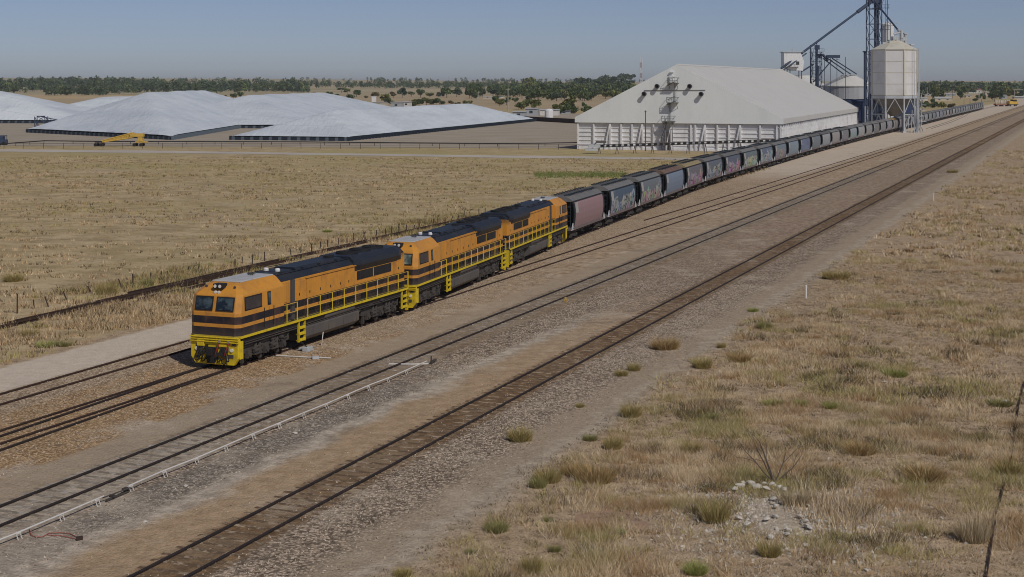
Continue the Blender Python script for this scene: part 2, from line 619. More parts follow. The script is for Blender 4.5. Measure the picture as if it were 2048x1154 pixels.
def ground_material():
    t = NT('ground soil and gravel', 0.92, 0, 0.12)
    p = t.pos()
    u0 = t.dot(p, (RX, RY, 0))
    v = t.dot(p, (AX, AY, 0))
    w1 = t.noise(p, 0.28, 5, 0.65)
    w2 = t.noise(p, 2.2, 4, 0.6)
    u = t.math('ADD', u0, t.math('ADD', t.math('MULTIPLY', t.math('SUBTRACT', w1, 0.5), 2.6), t.math('MULTIPLY', t.math('SUBTRACT', w2, 0.5), 0.7)))
    us = t.math('ADD', u0, t.math('ADD', t.math('MULTIPLY', t.math('SUBTRACT', w1, 0.5), 0.9), t.math('MULTIPLY', t.math('SUBTRACT', w2, 0.5), 0.45)))
    vn = t.math('ADD', v, t.math('MULTIPLY', t.math('SUBTRACT', w1, 0.5), 30.0))
    fine = t.noise(p, 1.6, 9, 0.72)
    mid = t.noise(p, 0.12, 6, 0.62)
    vbig = t.noise(p, 0.022, 5, 0.55)
    cell = t.xyz(t.voro(p, 11.0, 'Color'))[0]
    # dry paddock
    str_ = t.noise(t.scale(p, (0.22, 0.34, 0.3)), 1.0, 9, 0.74)
    field = t.mix(t.ss(str_, 0.36, 0.64), (0.265, 0.215, 0.135), (0.45, 0.375, 0.255))
    field = t.mix(t.math('MULTIPLY', t.ss(vbig, 0.45, 0.66), 0.55), field, (0.315, 0.275, 0.135))
    field = t.mix(t.math('MULTIPLY', t.ss(mid, 0.55, 0.75), 0.55), field, (0.22, 0.17, 0.105))
    field = t.mix(t.math('MULTIPLY', t.ss(t.noise(p, 0.055, 6, 0.6), 0.56, 0.7), 0.5), field, (0.40, 0.35, 0.29))
    field = t.mix(t.ss(fine, 0.52, 0.70), field, (0.13, 0.10, 0.06))
    litter = t.noise(p, 14.0, 5, 0.75)
    field = t.mix(t.math('MULTIPLY', t.ss(litter, 0.5, 0.68), 0.5), field, (0.12, 0.095, 0.06))
    py_ = t.xyz(p)[1]
    grn = t.math('MULTIPLY', t.ss(py_, 190, 290), t.ss(t.noise(p, 0.045, 5, 0.6), 0.40, 0.58))
    field = t.mix(t.math('MULTIPLY', grn, 0.35), field, (0.30, 0.285, 0.13))
    # soil below the right hand grass
    soil = t.mix(t.ss(fine, 0.38, 0.70), (0.43, 0.345, 0.255), (0.20, 0.155, 0.11))
    m3 = t.noise(p, 0.55, 6, 0.66)
    soil = t.mix(t.math('MULTIPLY', t.ss(mid, 0.5, 0.7), 0.6), soil, (0.36, 0.30, 0.24))
    soil = t.mix(t.math('MULTIPLY', t.ss(m3, 0.52, 0.68), 0.5), soil, (0.105, 0.075, 0.048))
    soil = t.mix(t.math('MULTIPLY', t.ss(litter, 0.47, 0.62), 0.65), soil, (0.10, 0.075, 0.05))
    soil = t.mix(t.math('MULTIPLY', t.ss(t.noise(t.addv(p, (7, 3, 1)), 17.0, 4, 0.7), 0.54, 0.66), 0.7), soil, (0.52, 0.43, 0.31))
    # gravels
    tan = gravel(t, p, (0.19, 0.14, 0.09), (0.55, 0.46, 0.37), (0.12, 0.09, 0.06))
    warm = gravel(t, p, (0.19, 0.12, 0.062), (0.53, 0.39, 0.25), (0.12, 0.08, 0.045))
    grey = gravel(t, p, (0.13, 0.118, 0.106), (0.37, 0.34, 0.31), (0.075, 0.068, 0.06), 9.0)
    mixg = gravel(t, p, (0.11, 0.088, 0.07), (0.50, 0.42, 0.35), (0.06, 0.048, 0.037), 8.0)
    fars = t.mix(t.ss(fine, 0.34, 0.66), (0.42, 0.335, 0.25), (0.175, 0.135, 0.097))
    mfar = t.mix(t.ss(fine, 0.34, 0.66), (0.37, 0.295, 0.235), (0.13, 0.10, 0.077))
    smooth = t.mix(t.ss(fine, 0.3, 0.75), (0.33, 0.28, 0.225), (0.27, 0.225, 0.175))
    smooth = t.mix(t.math('MULTIPLY', t.math('SUBTRACT', cell, 0.4), 0.35, clamp=True), smooth, (0.20, 0.165, 0.13))
    tandirt = t.mix(t.ss(fine, 0.34, 0.68), (0.35, 0.26, 0.17), (0.26, 0.19, 0.122))
    pale = t.mix(t.ss(fine, 0.3, 0.75), (0.50, 0.455, 0.41), (0.41, 0.37, 0.33))
    pale = t.mix(t.math('MULTIPLY', t.ss(mid, 0.5, 0.7), 0.35), pale, (0.30, 0.265, 0.22))
    chalk = t.mix(t.ss(fine, 0.35, 0.62), (0.46, 0.42, 0.37), (0.26, 0.23, 0.20))
    bed = t.mix(t.ss(fine, 0.32, 0.66), (0.21, 0.14, 0.08), (0.085, 0.056, 0.036))
    bed = t.mix(t.math('MULTIPLY', t.ss(mid, 0.45, 0.7), 0.5), bed, (0.26, 0.215, 0.165))
    bedm = t.mix(t.ss(fine, 0.32, 0.66), (0.28, 0.225, 0.165), (0.14, 0.11, 0.082))
    bedm = t.mix(t.math('MULTIPLY', t.ss(mid, 0.45, 0.7), 0.5), bedm, (0.33, 0.30, 0.265))
    farv = t.ss(vn, 72, 100)           # nothing but mixed gravel between the lines further off
    c = field
    # service road, then the gravel of the sidings
    road = t.math('MULTIPLY', t.ss(us, -51.5, -51.0), t.ss(vn, 128, 112))
    c = t.mix(t.math('MULTIPLY', t.ss(u, -53.2, -51.8), t.ss(vn, 150, 120)), c, soil)
    c = t.mix(road, c, pale)
    lim = t.math('ADD', -47.3, t.math('MULTIPLY', t.ss(v, 120, 260), -10.0))
    c = t.mix(t.ss(t.math('SUBTRACT', us, lim), -0.2, 0.25), c, tan)
    # compacted pale yard beside the loading track
    pad = t.math('MULTIPLY', t.ss(vn, 205, 250), t.math('MULTIPLY', t.ss(u, -66.0, -62.0), t.ss(u, -41.6, -43.4)))
    c = t.mix(t.math('MULTIPLY', pad, 0.85), c, pale)
    c = t.mix(t.math('MULTIPLY', t.ss(us, -44.6, -43.6), t.math('MULTIPLY', t.ss(vn, 86, 62), 0.9)), c, warm)
    c = t.mix(t.math('MULTIPLY', t.ss(us, -39.8, -38.9), t.ss(vn, 60, 110)), c, fars)
    c = t.mix(t.math('MULTIPLY', t.math('MULTIPLY', t.ss(u, -38.4, -37.2), t.ss(w1, 0.5, 0.62)), 0.7), c, chalk)
    c = t.mix(t.math('MULTIPLY', t.ss(us, -37.1, -36.6), t.ss(vn, 175, 110)), c, smooth)
    c = t.mix(t.ss(us, -35.15, -34.85), c, bedm)
    c = t.mix(t.math('MULTIPLY', t.math('MULTIPLY', t.ss(us, -35.0, -34.7), t.ss(vn, 66, 44)), 0.65), c, t.mix(t.ss(fine, 0.36, 0.62), (0.43, 0.40, 0.365), (0.235, 0.21, 0.185)))
    c = t.mix(t.ss(us, -32.0, -31.6), c, mixg)
    c = t.mix(t.math('MULTIPLY', t.ss(us, -32.0, -31.6), t.math('MULTIPLY', t.ss(v, 85, 150), 0.8)), c, mfar)
    c = t.mix(t.math('MULTIPLY', t.ss(us, -31.6, -31.1), t.ss(vn, 72, 64)), c, grey)
    c = t.mix(t.math('MULTIPLY', t.ss(u, -29.8, -29.2), t.math('SUBTRACT', 1.0, farv)), c, chalk)
    c = t.mix(t.math('MULTIPLY', t.math('MULTIPLY', t.ss(us, -33.0, -31.0), t.ss(vn, 46, 38)), 0.6), c, chalk)
    c = t.mix(t.math('MULTIPLY', t.math('MULTIPLY', t.ss(u, -29.0, -28.1), t.ss(vn, 104, 70)), 0.85), c, tandirt)
    c = t.mix(t.ss(us, -26.6, -26.1), c, bed)
    c = t.mix(t.ss(us, -24.35, -23.9), c, mixg)
    c = t.mix(t.math('MULTIPLY', t.ss(u, -22.0, -20.9), 0.8), c, smooth)
    c = t.mix(t.math('MULTIPLY', t.ss(u, -20.4, -19.8), 0.55), c, chalk)
    c = t.mix(t.ss(u, -19.6, -18.4), c, soil)
    wear = t.math('MULTIPLY', t.ss(us, -47.3, -46.0), t.ss(us, -19.0, -21.0))
    c = t.mix(t.math('MULTIPLY', wear, t.math('MULTIPLY', t.ss(t.noise(t.addv(p, (40, 11, 0)), 0.2, 6, 0.65), 0.53, 0.70), 0.5)), c, (0.42, 0.38, 0.325))
    c = t.mix(t.math('MULTIPLY', wear, t.math('MULTIPLY', t.ss(t.noise(t.addv(p, (9, 70, 0)), 0.33, 6, 0.68), 0.54, 0.70), 0.45)), c, (0.15, 0.12, 0.095))
    # beyond 300 m the right side is plain paddock again
    dist = t.math('MULTIPLY', t.ss(v, 700, 1000), t.math('ADD', t.ss(u0, -95, -140), t.ss(u0, 0, 60), clamp=True))
    c = t.mix(t.math('MULTIPLY', dist, 0.7), c, t.mix(t.ss(vbig, 0.35, 0.65), (0.42, 0.32, 0.20), (0.36, 0.29, 0.19)))
    t.col(t.scale(c, (1.36, 1.27, 1.14)))
    h = t.math('ADD', t.math('MULTIPLY', cell, 0.35), t.math('ADD', t.math('MULTIPLY', fine, 0.9), t.math('MULTIPLY', t.voro(p, 9.0, 'Distance'), -0.4)))
    t.bump(h, 0.65, 0.10)
    return t.m


M['ground'] = ground_material()
GX = [-16000, -4000, -1500, -600, -200, 0, 200, 600, 1500, 4000, 16000]
GY = [-600, 0, 100, 200, 400, 800, 1600, 4000, 9000, 26000]
gv = np.array([(x, y, 0) for y in GY for x in GX], float)
nx = len(GX)
gf = np.array([(j * nx + i, j * nx + i + 1, (j + 1) * nx + i + 1, (j + 1) * nx + i) for j in range(len(GY) - 1) for i in range(nx - 1)])
kind(link('ground', raw_mesh('ground', gv, gf, 'ground', k=4)), 'structure')


def sheet(name, pts, z, mat, jit=1.0, step=6.0):
    """ground sheet with a ragged outline"""
    out = []
    n = len(pts)
    for i in range(n):
        a, b = Vector(pts[i]), Vector(pts[(i + 1) % n])
        m = max(1, int((b - a).length / step))
        for k in range(m):
            q = a.lerp(b, k / m)
            out.append((q.x + random.uniform(-jit, jit), q.y + random.uniform(-jit, jit), z))
    me = bpy.data.meshes.new(name)
    bm = bmesh.new()
    f = bm.faces.new([bm.verts.new(q) for q in out])
    bmesh.ops.triangulate(bm, faces=[f])
    bmesh.ops.recalc_face_normals(bm, faces=bm.faces)
    for fa in bm.faces:
        if fa.normal.z < 0:
            fa.normal_flip()
    bm.to_mesh(me)
    bm.free()
    me.materials.append(M[mat])
    return kind(link(name, me), 'structure')


def dirt_mat(name, a, b, s=0.08, dark=None):
    t = NT(name, 0.92, 0, 0.1)
    p = t.pos()
    n1 = t.noise(t.scale(p, (1.0, 2.2, 1.0)), s, 6, 0.62)
    n2 = t.noise(p, 1.1, 7, 0.7)
    c = t.mix(t.ss(n1, 0.35, 0.66), a, b)
    c = t.mix(t.math('MULTIPLY', t.ss(n2, 0.5, 0.75), 0.5), c, tuple(x * 0.62 for x in (dark or b)))
    t.col(c)
    t.bump(n2, 0.4, 0.1)
    M[name] = t.m
    return name


dirt_mat('yard hardstand', (0.42, 0.365, 0.30), (0.35, 0.295, 0.22))
dirt_mat('pale track dust', (0.54, 0.485, 0.43), (0.46, 0.41, 0.355))
dirt_mat('green weeds soil', (0.33, 0.31, 0.14), (0.42, 0.35, 0.21), 0.3)
dirt_mat('stubble paddock', (0.47, 0.36, 0.22), (0.38, 0.30, 0.19), 0.012)
sheet('yard', [at(-160, 291), at(600, 294), at(1150, 297), at(1240, 299), at(1420, 304), at(1560, 306), far(1735, 470), far(1640, 640), far(1060, 700), far(-100, 800), far(-400, 600)], 0.02, 'yard hardstand', 1.5)
sheet('dirt_road', [at(-120, 297.2), at(300, 301.5), at(560, 305), at(1000, 311), at(1300, 314.5), at(1450, 317), at(1440, 321.5), at(1300, 319), at(1000, 315.5), at(560, 309), at(300, 306), at(-120, 302.5)], 0.03, 'pale track dust', 0.5, 3.0)
sheet('paddock', [far(180, 780), far(560, 840), far(1180, 800), far(1260, 1500), far(640, 2300), far(430, 1500), far(100, 1300)], 0.04, 'stubble paddock', 6, 30)
sheet('weedy_ground', [at(1055, 353), at(1110, 347), at(1190, 344), at(1262, 344), at(1255, 347), at(1180, 352), at(1110, 356)], 0.03, 'green weeds soil', 1.8, 2.0)

dirt_mat('red bare soil', (0.40, 0.265, 0.175), (0.33, 0.23, 0.165), 0.9)
sheet('bare_soil', [at(1150, 1040), at(1200, 1012), at(1262, 1018), at(1300, 1045), at(1265, 1066), at(1180, 1062)], 0.008, 'red bare soil', 0.25, 0.5)

# ------------------------------------------------------------------ railway tracks
RP = [(-0.075, 0), (0.075, 0), (0.075, 0.02), (0.018, 0.035), (0.018, 0.12), (0.038, 0.13), (0.038, 0.172), (-0.038, 0.172), (-0.038, 0.13), (-0.018, 0.12), (-0.018, 0.035), (-0.075, 0.02)]


def rail(pts, mat, parent=None, name='rail', z0=0.0, scale=1.0):
    """pts: (u, v) line"""
    m = MB()
    rings = []
    n = len(pts)
    for i, (u, v) in enumerate(pts):
        a, b = pts[max(0, i - 1)], pts[min(n - 1, i + 1)]
        d = Vector((b[0] - a[0], b[1] - a[1])).normalized()
        rings.append([uv(u + x * scale * d.y, v - x * scale * d.x, z0 - 0.075 + z * scale) for x, z in RP])
    m.loft(rings)
    return m.build(name, mat, parent)


def offs(line, o):
    out = []
    n = len(line)
    for i, (u, v) in enumerate(line):
        a, b = line[max(0, i - 1)], line[min(n - 1, i + 1)]
        d = Vector((b[0] - a[0], b[1] - a[1])).normalized()
        out.append((u + o * d.y, v - o * d.x))
    return out


TU = [(20, -41.2), (60, -41.1), (76, -40.95), (87, -41.0), (97, -41.8), (107, -43.0), (118, -44.2), (128, -45.2), (145, -46.4), (171, -48.3), (196, -50.3), (220, -51.3), (245, -52.0), (280, -53.0), (320, -54.0), (370, -54.7), (430, -55.0), (520, -55.1), (700, -55.8), (860, -56.3), (1000, -56.6)]


def train_u(v):
    xs, ys = [a for a, _ in TU], [b for _, b in TU]
    f = lambda w: float(np.interp(w, xs, ys))
    return sum(f(v + k) for k in (-9, -6, -3, 0, 3, 6, 9)) / 7


def sleeper_mat(name, c, d):
    t = NT(name, 0.9, 0, 0.1)
    p = t.obj()
    n = t.noise(t.addv(p, t.pos()), 1.3, 7, 0.72)
    r = t.info('Random')
    k = t.mix(t.math('MULTIPLY', r, 0.6), c, tuple(x * 0.55 for x in c))
    t.col(t.mix(t.ss(n, 0.40, 0.54), k, d))
    t.bump(t.noise(t.scale(p, (8, 1, 4)), 2.0, 4), 0.4, 0.02)
    return t.m


M['sleepergrey'] = sleeper_mat('dusty concrete sleeper', (0.46, 0.42, 0.37), (0.22, 0.18, 0.14))
M['sleeperwood'] = sleeper_mat('weathered timber sleeper', (0.42, 0.33, 0.235), (0.14, 0.095, 0.06))
TC = 'railway track'


def track(label, line, mat, sleep=None, v0=0, v1=0, count=100, halves=(-0.755, 0.755)):
    t = thing('railway_track', label, TC, uv(*line[0]), ROT)
    t.location = (0, 0, 0)
    t.rotation_euler = (0, 0, 0)
    for h in halves:
        rail(offs(line, h), mat, t)
    if sleep:
        proto, rest = None, MB()
        i, v = 0, v0
        while v < v1:
            u = float(np.interp(v, [b for _, b in line], [a for a, _ in line])) + random.uniform(-0.06, 0.06)
            z = random.uniform(-0.098, -0.078)
            rz = ROT + random.uniform(-0.03, 0.03)
            c = uv(u, v, z)
            if i < count:
                if proto is None:
                    proto = MB().box((0, 0, 0), (0.2, 2.45, 0.2)).build('sleeper', sleep, t, bevel=0.02)
                    o = proto
                else:
                    o = proto.copy()
                    C.objects.link(o)
                    o.parent = t
                o.location = c
                o.rotation_euler = (0, 0, rz)
            else:
                rest.box(c, (0.23, 2.45, 0.2), rz=rz)
            i += 1
            v += random.uniform(0.64, 0.70)
        if rest.v:
            kind(rest.build('sleepers', sleep, t), 'stuff')
    return t


LV = [20, 60, 100, 150, 220, 300, 450, 700, 1100, 1700]
track('rail line nearest the grass verge with brown timber sleepers', [(-25.24, v) for v in LV], 'raildark', 'sleeperwood', 28, 330)
track('rail line beside the white pipe, grey dusty sleepers', [(-33.67, v) for v in LV], 'raildark', 'sleepergrey', 32, 250)
track('curving rail line carrying the long train past the silo', [(train_u(v), v) for v in [70 + 4 * i for i in range(60)] + [320 + 20 * i for i in range(40)]], 'rust')
Lc = [(-41.2, 20), (-41.1, 60), (-40.95, 76), (-40.9, 88), (-40.8, 100), (-40.7, 116), (-40.6, 140), (-40.4, 200), (-40.3, 300), (-40.6, 450), (-40.8, 700), (-41, 1300)]
track('brown siding rails under the lead locomotive, running clear on its right', Lc, 'rust')
track('second pair of rails closing in on the siding before the lead locomotive', [(-39.9, 20), (-40.15, 36), (-40.45, 48), (-40.85, 60), (-41.1, 68)], 'raildark')
track('thin siding beside the pale service road, left of the lead locomotive', [(-46.05, v) for v in (20, 60, 100, 128, 140)], 'rust')
t_ = thing('railway_track', 'overgrown single disused rail ending in weeds beyond the near siding', TC)
rail([(-43.6, 150), (-43.3, 180), (-43.1, 215), (-43.0, 250), (-42.6, 330)], 'rust', t_)
t_ = thing('railway_track', 'far siding curving towards the distant yellow wagons at the right edge', TC)
for o_ in (-0.75, 0.75):
    rail(offs([(-48, 480), (-49, 560), (-52, 660), (-58, 780), (-66, 900)], o_), 'rust', t_)

# old rails heaped along the paddock edge
spec = [(-59.3, 44, 72, 0.0), (-59.55, 55, 84, 0.0), (-59.9, 70, 98, 0.02), (-59.45, 72, 96, 0.15), (-60.3, 78, 108, 0.0), (-59.7, 80, 104, 0.17), (-60.15, 84, 102, 0.19), (-60.9, 95, 126, 0.0), (-61.2, 100, 138, 0.0), (-61.0, 122, 150, 0.12), (-59.2, 60, 66, 0.01), (-58.6, 83, 91, 0.0)]
for i, (u, a, b, z) in enumerate(spec):
    q = random.uniform(-0.25, 0.25)
    o = rail([(u, a), (u + q * 0.4, a + (b - a) * 0.35), (u - q, a + (b - a) * 0.7), (u + 0.2 * q, b)], 'rust', None, 'old_rail', z + 0.07, 1.15)
    tag(o, 'rusty old rail lying along the dry paddock edge, %s of twelve from the left' % nth([0, 10, 1, 2, 3, 4, 5, 6, 11, 7, 8, 9].index(i) + 1), 'rail', 'old rails lying along the paddock')

# rusty pipe in the dry grass at the right
tag(rail([(-3.0, 36), (-2.9, 44), (-3.05, 52), (-2.95, 60), (-3.15, 70), (-3.1, 84), (-3.2, 100)], 'rust', None, 'old_rail', 0.13, 0.33), 'long rusty rail lying in the dry grass by the right edge', 'rail')


# ------------------------------------------------------------------ grass
def blades(name, P, hgt_, n, spread, cols, wid, lean=0.5, mat='grass'):
    """P (N,2) tuft centres, hgt_ (N,), cols (N,3): n triangular blades each"""
    N = len(P)
    P = np.repeat(P, n, 0)
    h = np.repeat(hgt_, n) * NR.uniform(0.5, 1.1, N * n)
    sp = np.repeat(spread * hgt_, n)
    ang = NR.uniform(0, 2 * PI, N * n)
    rad = np.sqrt(NR.uniform(0, 1, N * n)) * sp
    bx, by = P[:, 0] + rad * np.cos(ang), P[:, 1] + rad * np.sin(ang)
    la = ang + NR.normal(0, 0.9, N * n)
    ln = h * lean * NR.uniform(0.2, 1.2, N * n)
    fa = NR.uniform(0, 2 * PI, N * n)
    w = wid * (0.6 + 0.8 * NR.uniform(0, 1, N * n))
    V = np.zeros((N * n, 3, 3))
    V[:, 0] = np.stack([bx - w * np.cos(fa), by - w * np.sin(fa), np.full(N * n, -0.02)], 1)
    V[:, 1] = np.stack([bx + w * np.cos(fa), by + w * np.sin(fa), np.full(N * n, -0.02)], 1)
    V[:, 2] = np.stack([bx + ln * np.cos(la), by + ln * np.sin(la), h], 1)
    cc = np.repeat(cols, n, 0) * NR.uniform(0.75, 1.2, (N * n, 1))
    cc = np.repeat(cc, 3, 0)
    return raw_mesh(name, V.reshape(-1, 3), np.arange(N * n * 3).reshape(-1, 3), mat, np.clip(cc, 0, 1))


PAL = np.array([(0.69, 0.545, 0.355), (0.59, 0.445, 0.27), (0.48, 0.365, 0.24), (0.64, 0.55, 0.42), (0.47, 0.315, 0.165), (0.42, 0.36, 0.15), (0.20, 0.21, 0.075), (0.13, 0.10, 0.055)])


def wuv(u, v):
    return np.stack([u * RX + v * AX, u * RY + v * AY], 1)


def scatter(N, u0, u1, v0, v1):
    return NR.uniform(u0, u1, N), NR.uniform(v0, v1, N)


def visible(P, m=60):
    px = 1024 + P[:, 0] * F / P[:, 1]
    py = HZ + H * F / P[:, 1]
    return (P[:, 1] > 30) & (px > -m) & (px < 2048 + m) & (py < 1154 + 130)


# right of the lines: thick dry grass, thinning to the gravel
def right_grass(N, v0, v1, n, wid, hm):
    u, v = scatter(N, -20.5, 8 + (v1 - 40) * 0.12, v0, v1)
    P = wuv(u, v)
    a = fnoise(P[:, 0] * 0.16, P[:, 1] * 0.16, 3)
    b = fnoise(P[:, 0] * 0.75, P[:, 1] * 0.75, 9)
    edge = np.clip((u + 19.4 + (a - 0.5) * 4) / 3.5, 0, 1)
    bare = np.clip((fnoise(P[:, 0] * 0.09, P[:, 1] * 0.09, 21) - 0.40) / 0.14, 0.10, 1)
    hp = at(1560, 1030)
    dh = np.hypot((P[:, 0] - hp.x) / 2.1, (P[:, 1] - hp.y) / 3.0)
    keep = visible(P) & (NR.uniform(0, 1, N) < np.clip((dh - 0.55) / 0.5, 0.04, 1)) & (NR.uniform(0, 1, N) < edge * bare * np.clip((b - 0.36) / 0.24, 0.03, 1))
    P, a, b, u = P[keep], a[keep], b[keep], u[keep]
    t = fnoise(P[:, 0] * 0.25, P[:, 1] * 0.25, 31)
    k = NR.uniform(0, 1, len(P))
    idx = np.where(k < 0.42, 0, np.where(k < 0.66, 1, np.where(k < 0.82, 3, 2)))
    idx = np.where((t > 0.60) & (k < 0.55), 4, idx)
    idx = np.where((t < 0.40) & (k < 0.5), 5, idx)
    idx = np.where((u < -17) & (k < 0.35), 5, idx)
    idx = np.where(NR.uniform(0, 1, len(P)) < 0.012, 6, idx)
    m_ = fnoise(P[:, 0] * 1.1, P[:, 1] * 1.1, 61)
    idx = np.where((m_ > 0.57) & (k < 0.75), 4, idx)
    idx = np.where((m_ < 0.40) & (k > 0.25), 0, idx)
    m2 = fnoise(P[:, 0] * 0.33, P[:, 1] * 0.33, 67)
    idx = np.where((m2 > 0.60) & (k < 0.7), 5, idx)
    dk = fnoise(P[:, 0] * 0.6, P[:, 1] * 0.6, 71)
    idx = np.where((dk > 0.60) & (NR.uniform(0, 1, len(P)) < 0.5), 7, idx)
    h = hm * (0.35 + 1.3 * b) * NR.uniform(0.6, 1.25, len(P))
    return P, h, PAL[idx]


RG = []
for (N, v0, v1, n, wid, hm) in ((95000, 28, 68, 13, 0.0085, 0.25), (90000, 68, 125, 10, 0.016, 0.26), (70000, 125, 330, 7, 0.04, 0.3)):
    P, h, cc = right_grass(N, v0, v1, n, wid, hm)
    o = link('dry_grass', blades('dry_grass', P, h, n, 1.0, cc, wid, 1.05))
    kind(o, 'stuff')


# low dead litter and specks of weed between the tufts
u, v = scatter(60000, -19.5, 16, 28, 120)
P = wuv(u, v)
P = P[visible(P)]
kk = NR.integers(0, 9, len(P))
cc = np.array([(0.10, 0.075, 0.05), (0.13, 0.10, 0.06), (0.16, 0.15, 0.07), (0.22, 0.16, 0.10), (0.6, 0.5, 0.36), (0.5, 0.4, 0.26), (0.09, 0.07, 0.05), (0.12, 0.13, 0.05), (0.34, 0.26, 0.16)])[kk]
kind(link('dry_grass', blades('dry_grass', P, NR.uniform(0.03, 0.10, len(P)), 6, 1.2, cc, 0.012, 1.6)), 'stuff')


def left_grass(N, f, n, wid, hm, seed):
    u, v = scatter(N, *f)
    P = wuv(u, v)
    a = fnoise(P[:, 0] * 0.12, P[:, 1] * 0.3, seed)
    b = fnoise(P[:, 0] * 0.5, P[:, 1] * 0.9, seed + 4)
    keep = visible(P, 20) & (P[:, 1] < 284 + P[:, 0] * -0.10) & (NR.uniform(0, 1, N) < np.clip((a - 0.40) / 0.2, 0.06, 1) * np.clip((b - 0.3) / 0.3, 0.1, 1))
    P, a = P[keep], a[keep]
    k = NR.uniform(0, 1, len(P))
    t = fnoise(P[:, 0] * 0.05, P[:, 1] * 0.07, seed + 8)
    idx = np.where(k < 0.45, 1, np.where(k < 0.55, 0, np.where(k < 0.8, 2, 4)))
    idx = np.where((t > 0.48) & (k < 0.55), 5, idx)
    idx = np.where(NR.uniform(0, 1, len(P)) < 0.22, 7, idx)
    idx = np.where((t > 0.62) & (k < 0.16), 6, idx)
    return P, hm * NR.uniform(0.5, 1.4, len(P)), PAL[idx]


for (N, f, n, wid, hm, sd_) in ((16000, (-59.3, -51.6, 42, 118), 9, 0.022, 0.32, 41), (9000, (-66, -59.5, 42, 150), 10, 0.024, 0.42, 47), (110000, (-190, -60, 40, 300), 6, 0.035, 0.26, 53), (5000, (-60, -50, 120, 250), 8, 0.035, 0.3, 57)):
    P, h, cc = left_grass(N, f, n, wid, hm, sd_)
    kind(link('dry_grass', blades('dry_grass', P, h, n, 0.8, cc, wid, 0.7)), 'stuff')
# weeds on the ballast
u, v = scatter(1500, -47, -20, 34, 200)
P = wuv(u, v)
a = fnoise(P[:, 0] * 0.2, P[:, 1] * 0.2, 77)
k_ = visible(P) & (a > 0.66) & (np.abs(u + 25.2) > 1.4) & (np.abs(u + 33.7) > 1.4)
P = P[k_]
kind(link('weeds', blades('weeds', P, NR.uniform(0.06, 0.16, len(P)), 7, 1.0, PAL[NR.integers(1, 7, len(P))], 0.012, 0.9)), 'stuff')
# green grass in the wet hollow beyond the train
P = np.array([at(NR.uniform(1070, 1250), NR.normal(350, 2.8)).xy for _ in range(1500)])
kind(link('green_grass', blades('green_grass', P, NR.uniform(0.12, 0.3, len(P)), 6, 0.9, np.array([(0.15, 0.21, 0.05), (0.2, 0.24, 0.07), (0.3, 0.29, 0.13)])[NR.integers(0, 3, len(P))], 0.06, 0.6)), 'stuff')

# loose stones over the ballast
def stones(name, P, size, mat, c0=(0.17, 0.13, 0.10), c1=(0.50, 0.44, 0.37)):
    """squashed octahedra"""
    N = len(P)
    base = np.array([(1, 0, 0), (0, 1, 0), (-1, 0, 0), (0, -1, 0), (0, 0, 1.0)], float)
    rot = NR.uniform(0, PI, N)
    s = size * NR.uniform(0.5, 1.4, (N, 1)) * NR.uniform(0.6, 1.3, (N, 3)) * np.array([1, 1, 0.95])
    V = base[None] * s[:, None, :] + NR.normal(0, 0.18, (N, 5, 3)) * s[:, None, :]
    c, sn = np.cos(rot)[:, None], np.sin(rot)[:, None]
    X = V[..., 0] * c - V[..., 1] * sn + P[:, None, 0]
    Y = V[..., 0] * sn + V[..., 1] * c + P[:, None, 1]
    V = np.stack([X, Y, np.maximum(V[..., 2], -0.01)], 2).reshape(-1, 3)
    f = np.array([(0, 1, 4), (1, 2, 4), (2, 3, 4), (3, 0, 4)])
    Fc = (np.arange(N)[:, None, None] * 5 + f[None]).reshape(-1, 3)
    g = NR.uniform(0, 1, (N, 1))
    col = np.array([c0]) * (1 - g) + np.array([c1]) * g
    return raw_mesh(name, V, Fc, mat, np.repeat(col, 5, 0))


M['pebble'] = foliage('ballast stones', 0.9)
u, v = scatter(420000, -47.2, -19.3, 34, 105)
P = wuv(u, v)
pr = (0.9 * np.exp(-((u + 22.7) / 1.3) ** 2) + 0.22 * ((u > -46.9) & (u < -37.2)) + 0.3 * ((u > -31.3) & (u < -29.3)) + 0.1 * (u > -22) + 0.02) * np.clip(fnoise(P[:, 0] * 0.3, P[:, 1] * 0.3, 5) * 2 - 0.3, 0.1, 1) * np.clip(0.4 + (v - 34) / 80, 0.4, 1)
k_ = visible(P) & (NR.uniform(0, 1, len(u)) < pr)
kind(link('ballast_stones', stones('ballast_stones', P[k_], 0.031, 'pebble', (0.14, 0.105, 0.075), (0.58, 0.49, 0.39))), 'stuff')

# ------------------------------------------------------------------ bushes and tussocks that stand out
def bush_mesh(name, n, pal, seed):
    r = np.random.default_rng(seed)
    ang = r.uniform(0, 2 * PI, n)
    rad = np.sqrt(r.uniform(0, 1, n)) * 0.42
    bx, by = rad * np.cos(ang), rad * np.sin(ang)
    L = r.uniform(0.25, 1.0, n) * (1.05 - rad * 1.3) * (0.75 + 0.5 * vnoise(bx * 6 + seed, by * 6, seed))
    la = ang + r.normal(0, 0.7, n)
    ln = L * r.uniform(0.1, 0.8, n)
    w = 0.010
    fa = r.uniform(0, 2 * PI, n)
    V = np.zeros((n, 3, 3))
    V[:, 0] = np.stack([bx - w * np.cos(fa), by - w * np.sin(fa), np.zeros(n)], 1)
    V[:, 1] = np.stack([bx + w * np.cos(fa), by + w * np.sin(fa), np.zeros(n)], 1)
    V[:, 2] = np.stack([bx + ln * np.cos(la), by + ln * np.sin(la), L], 1)
    cc = np.array(pal)[r.integers(0, len(pal), n)] * r.uniform(0.7, 1.25, (n, 1))
    return raw_mesh(name, V.reshape(-1, 3), np.arange(n * 3).reshape(-1, 3), 'grass', np.repeat(cc, 3, 0))


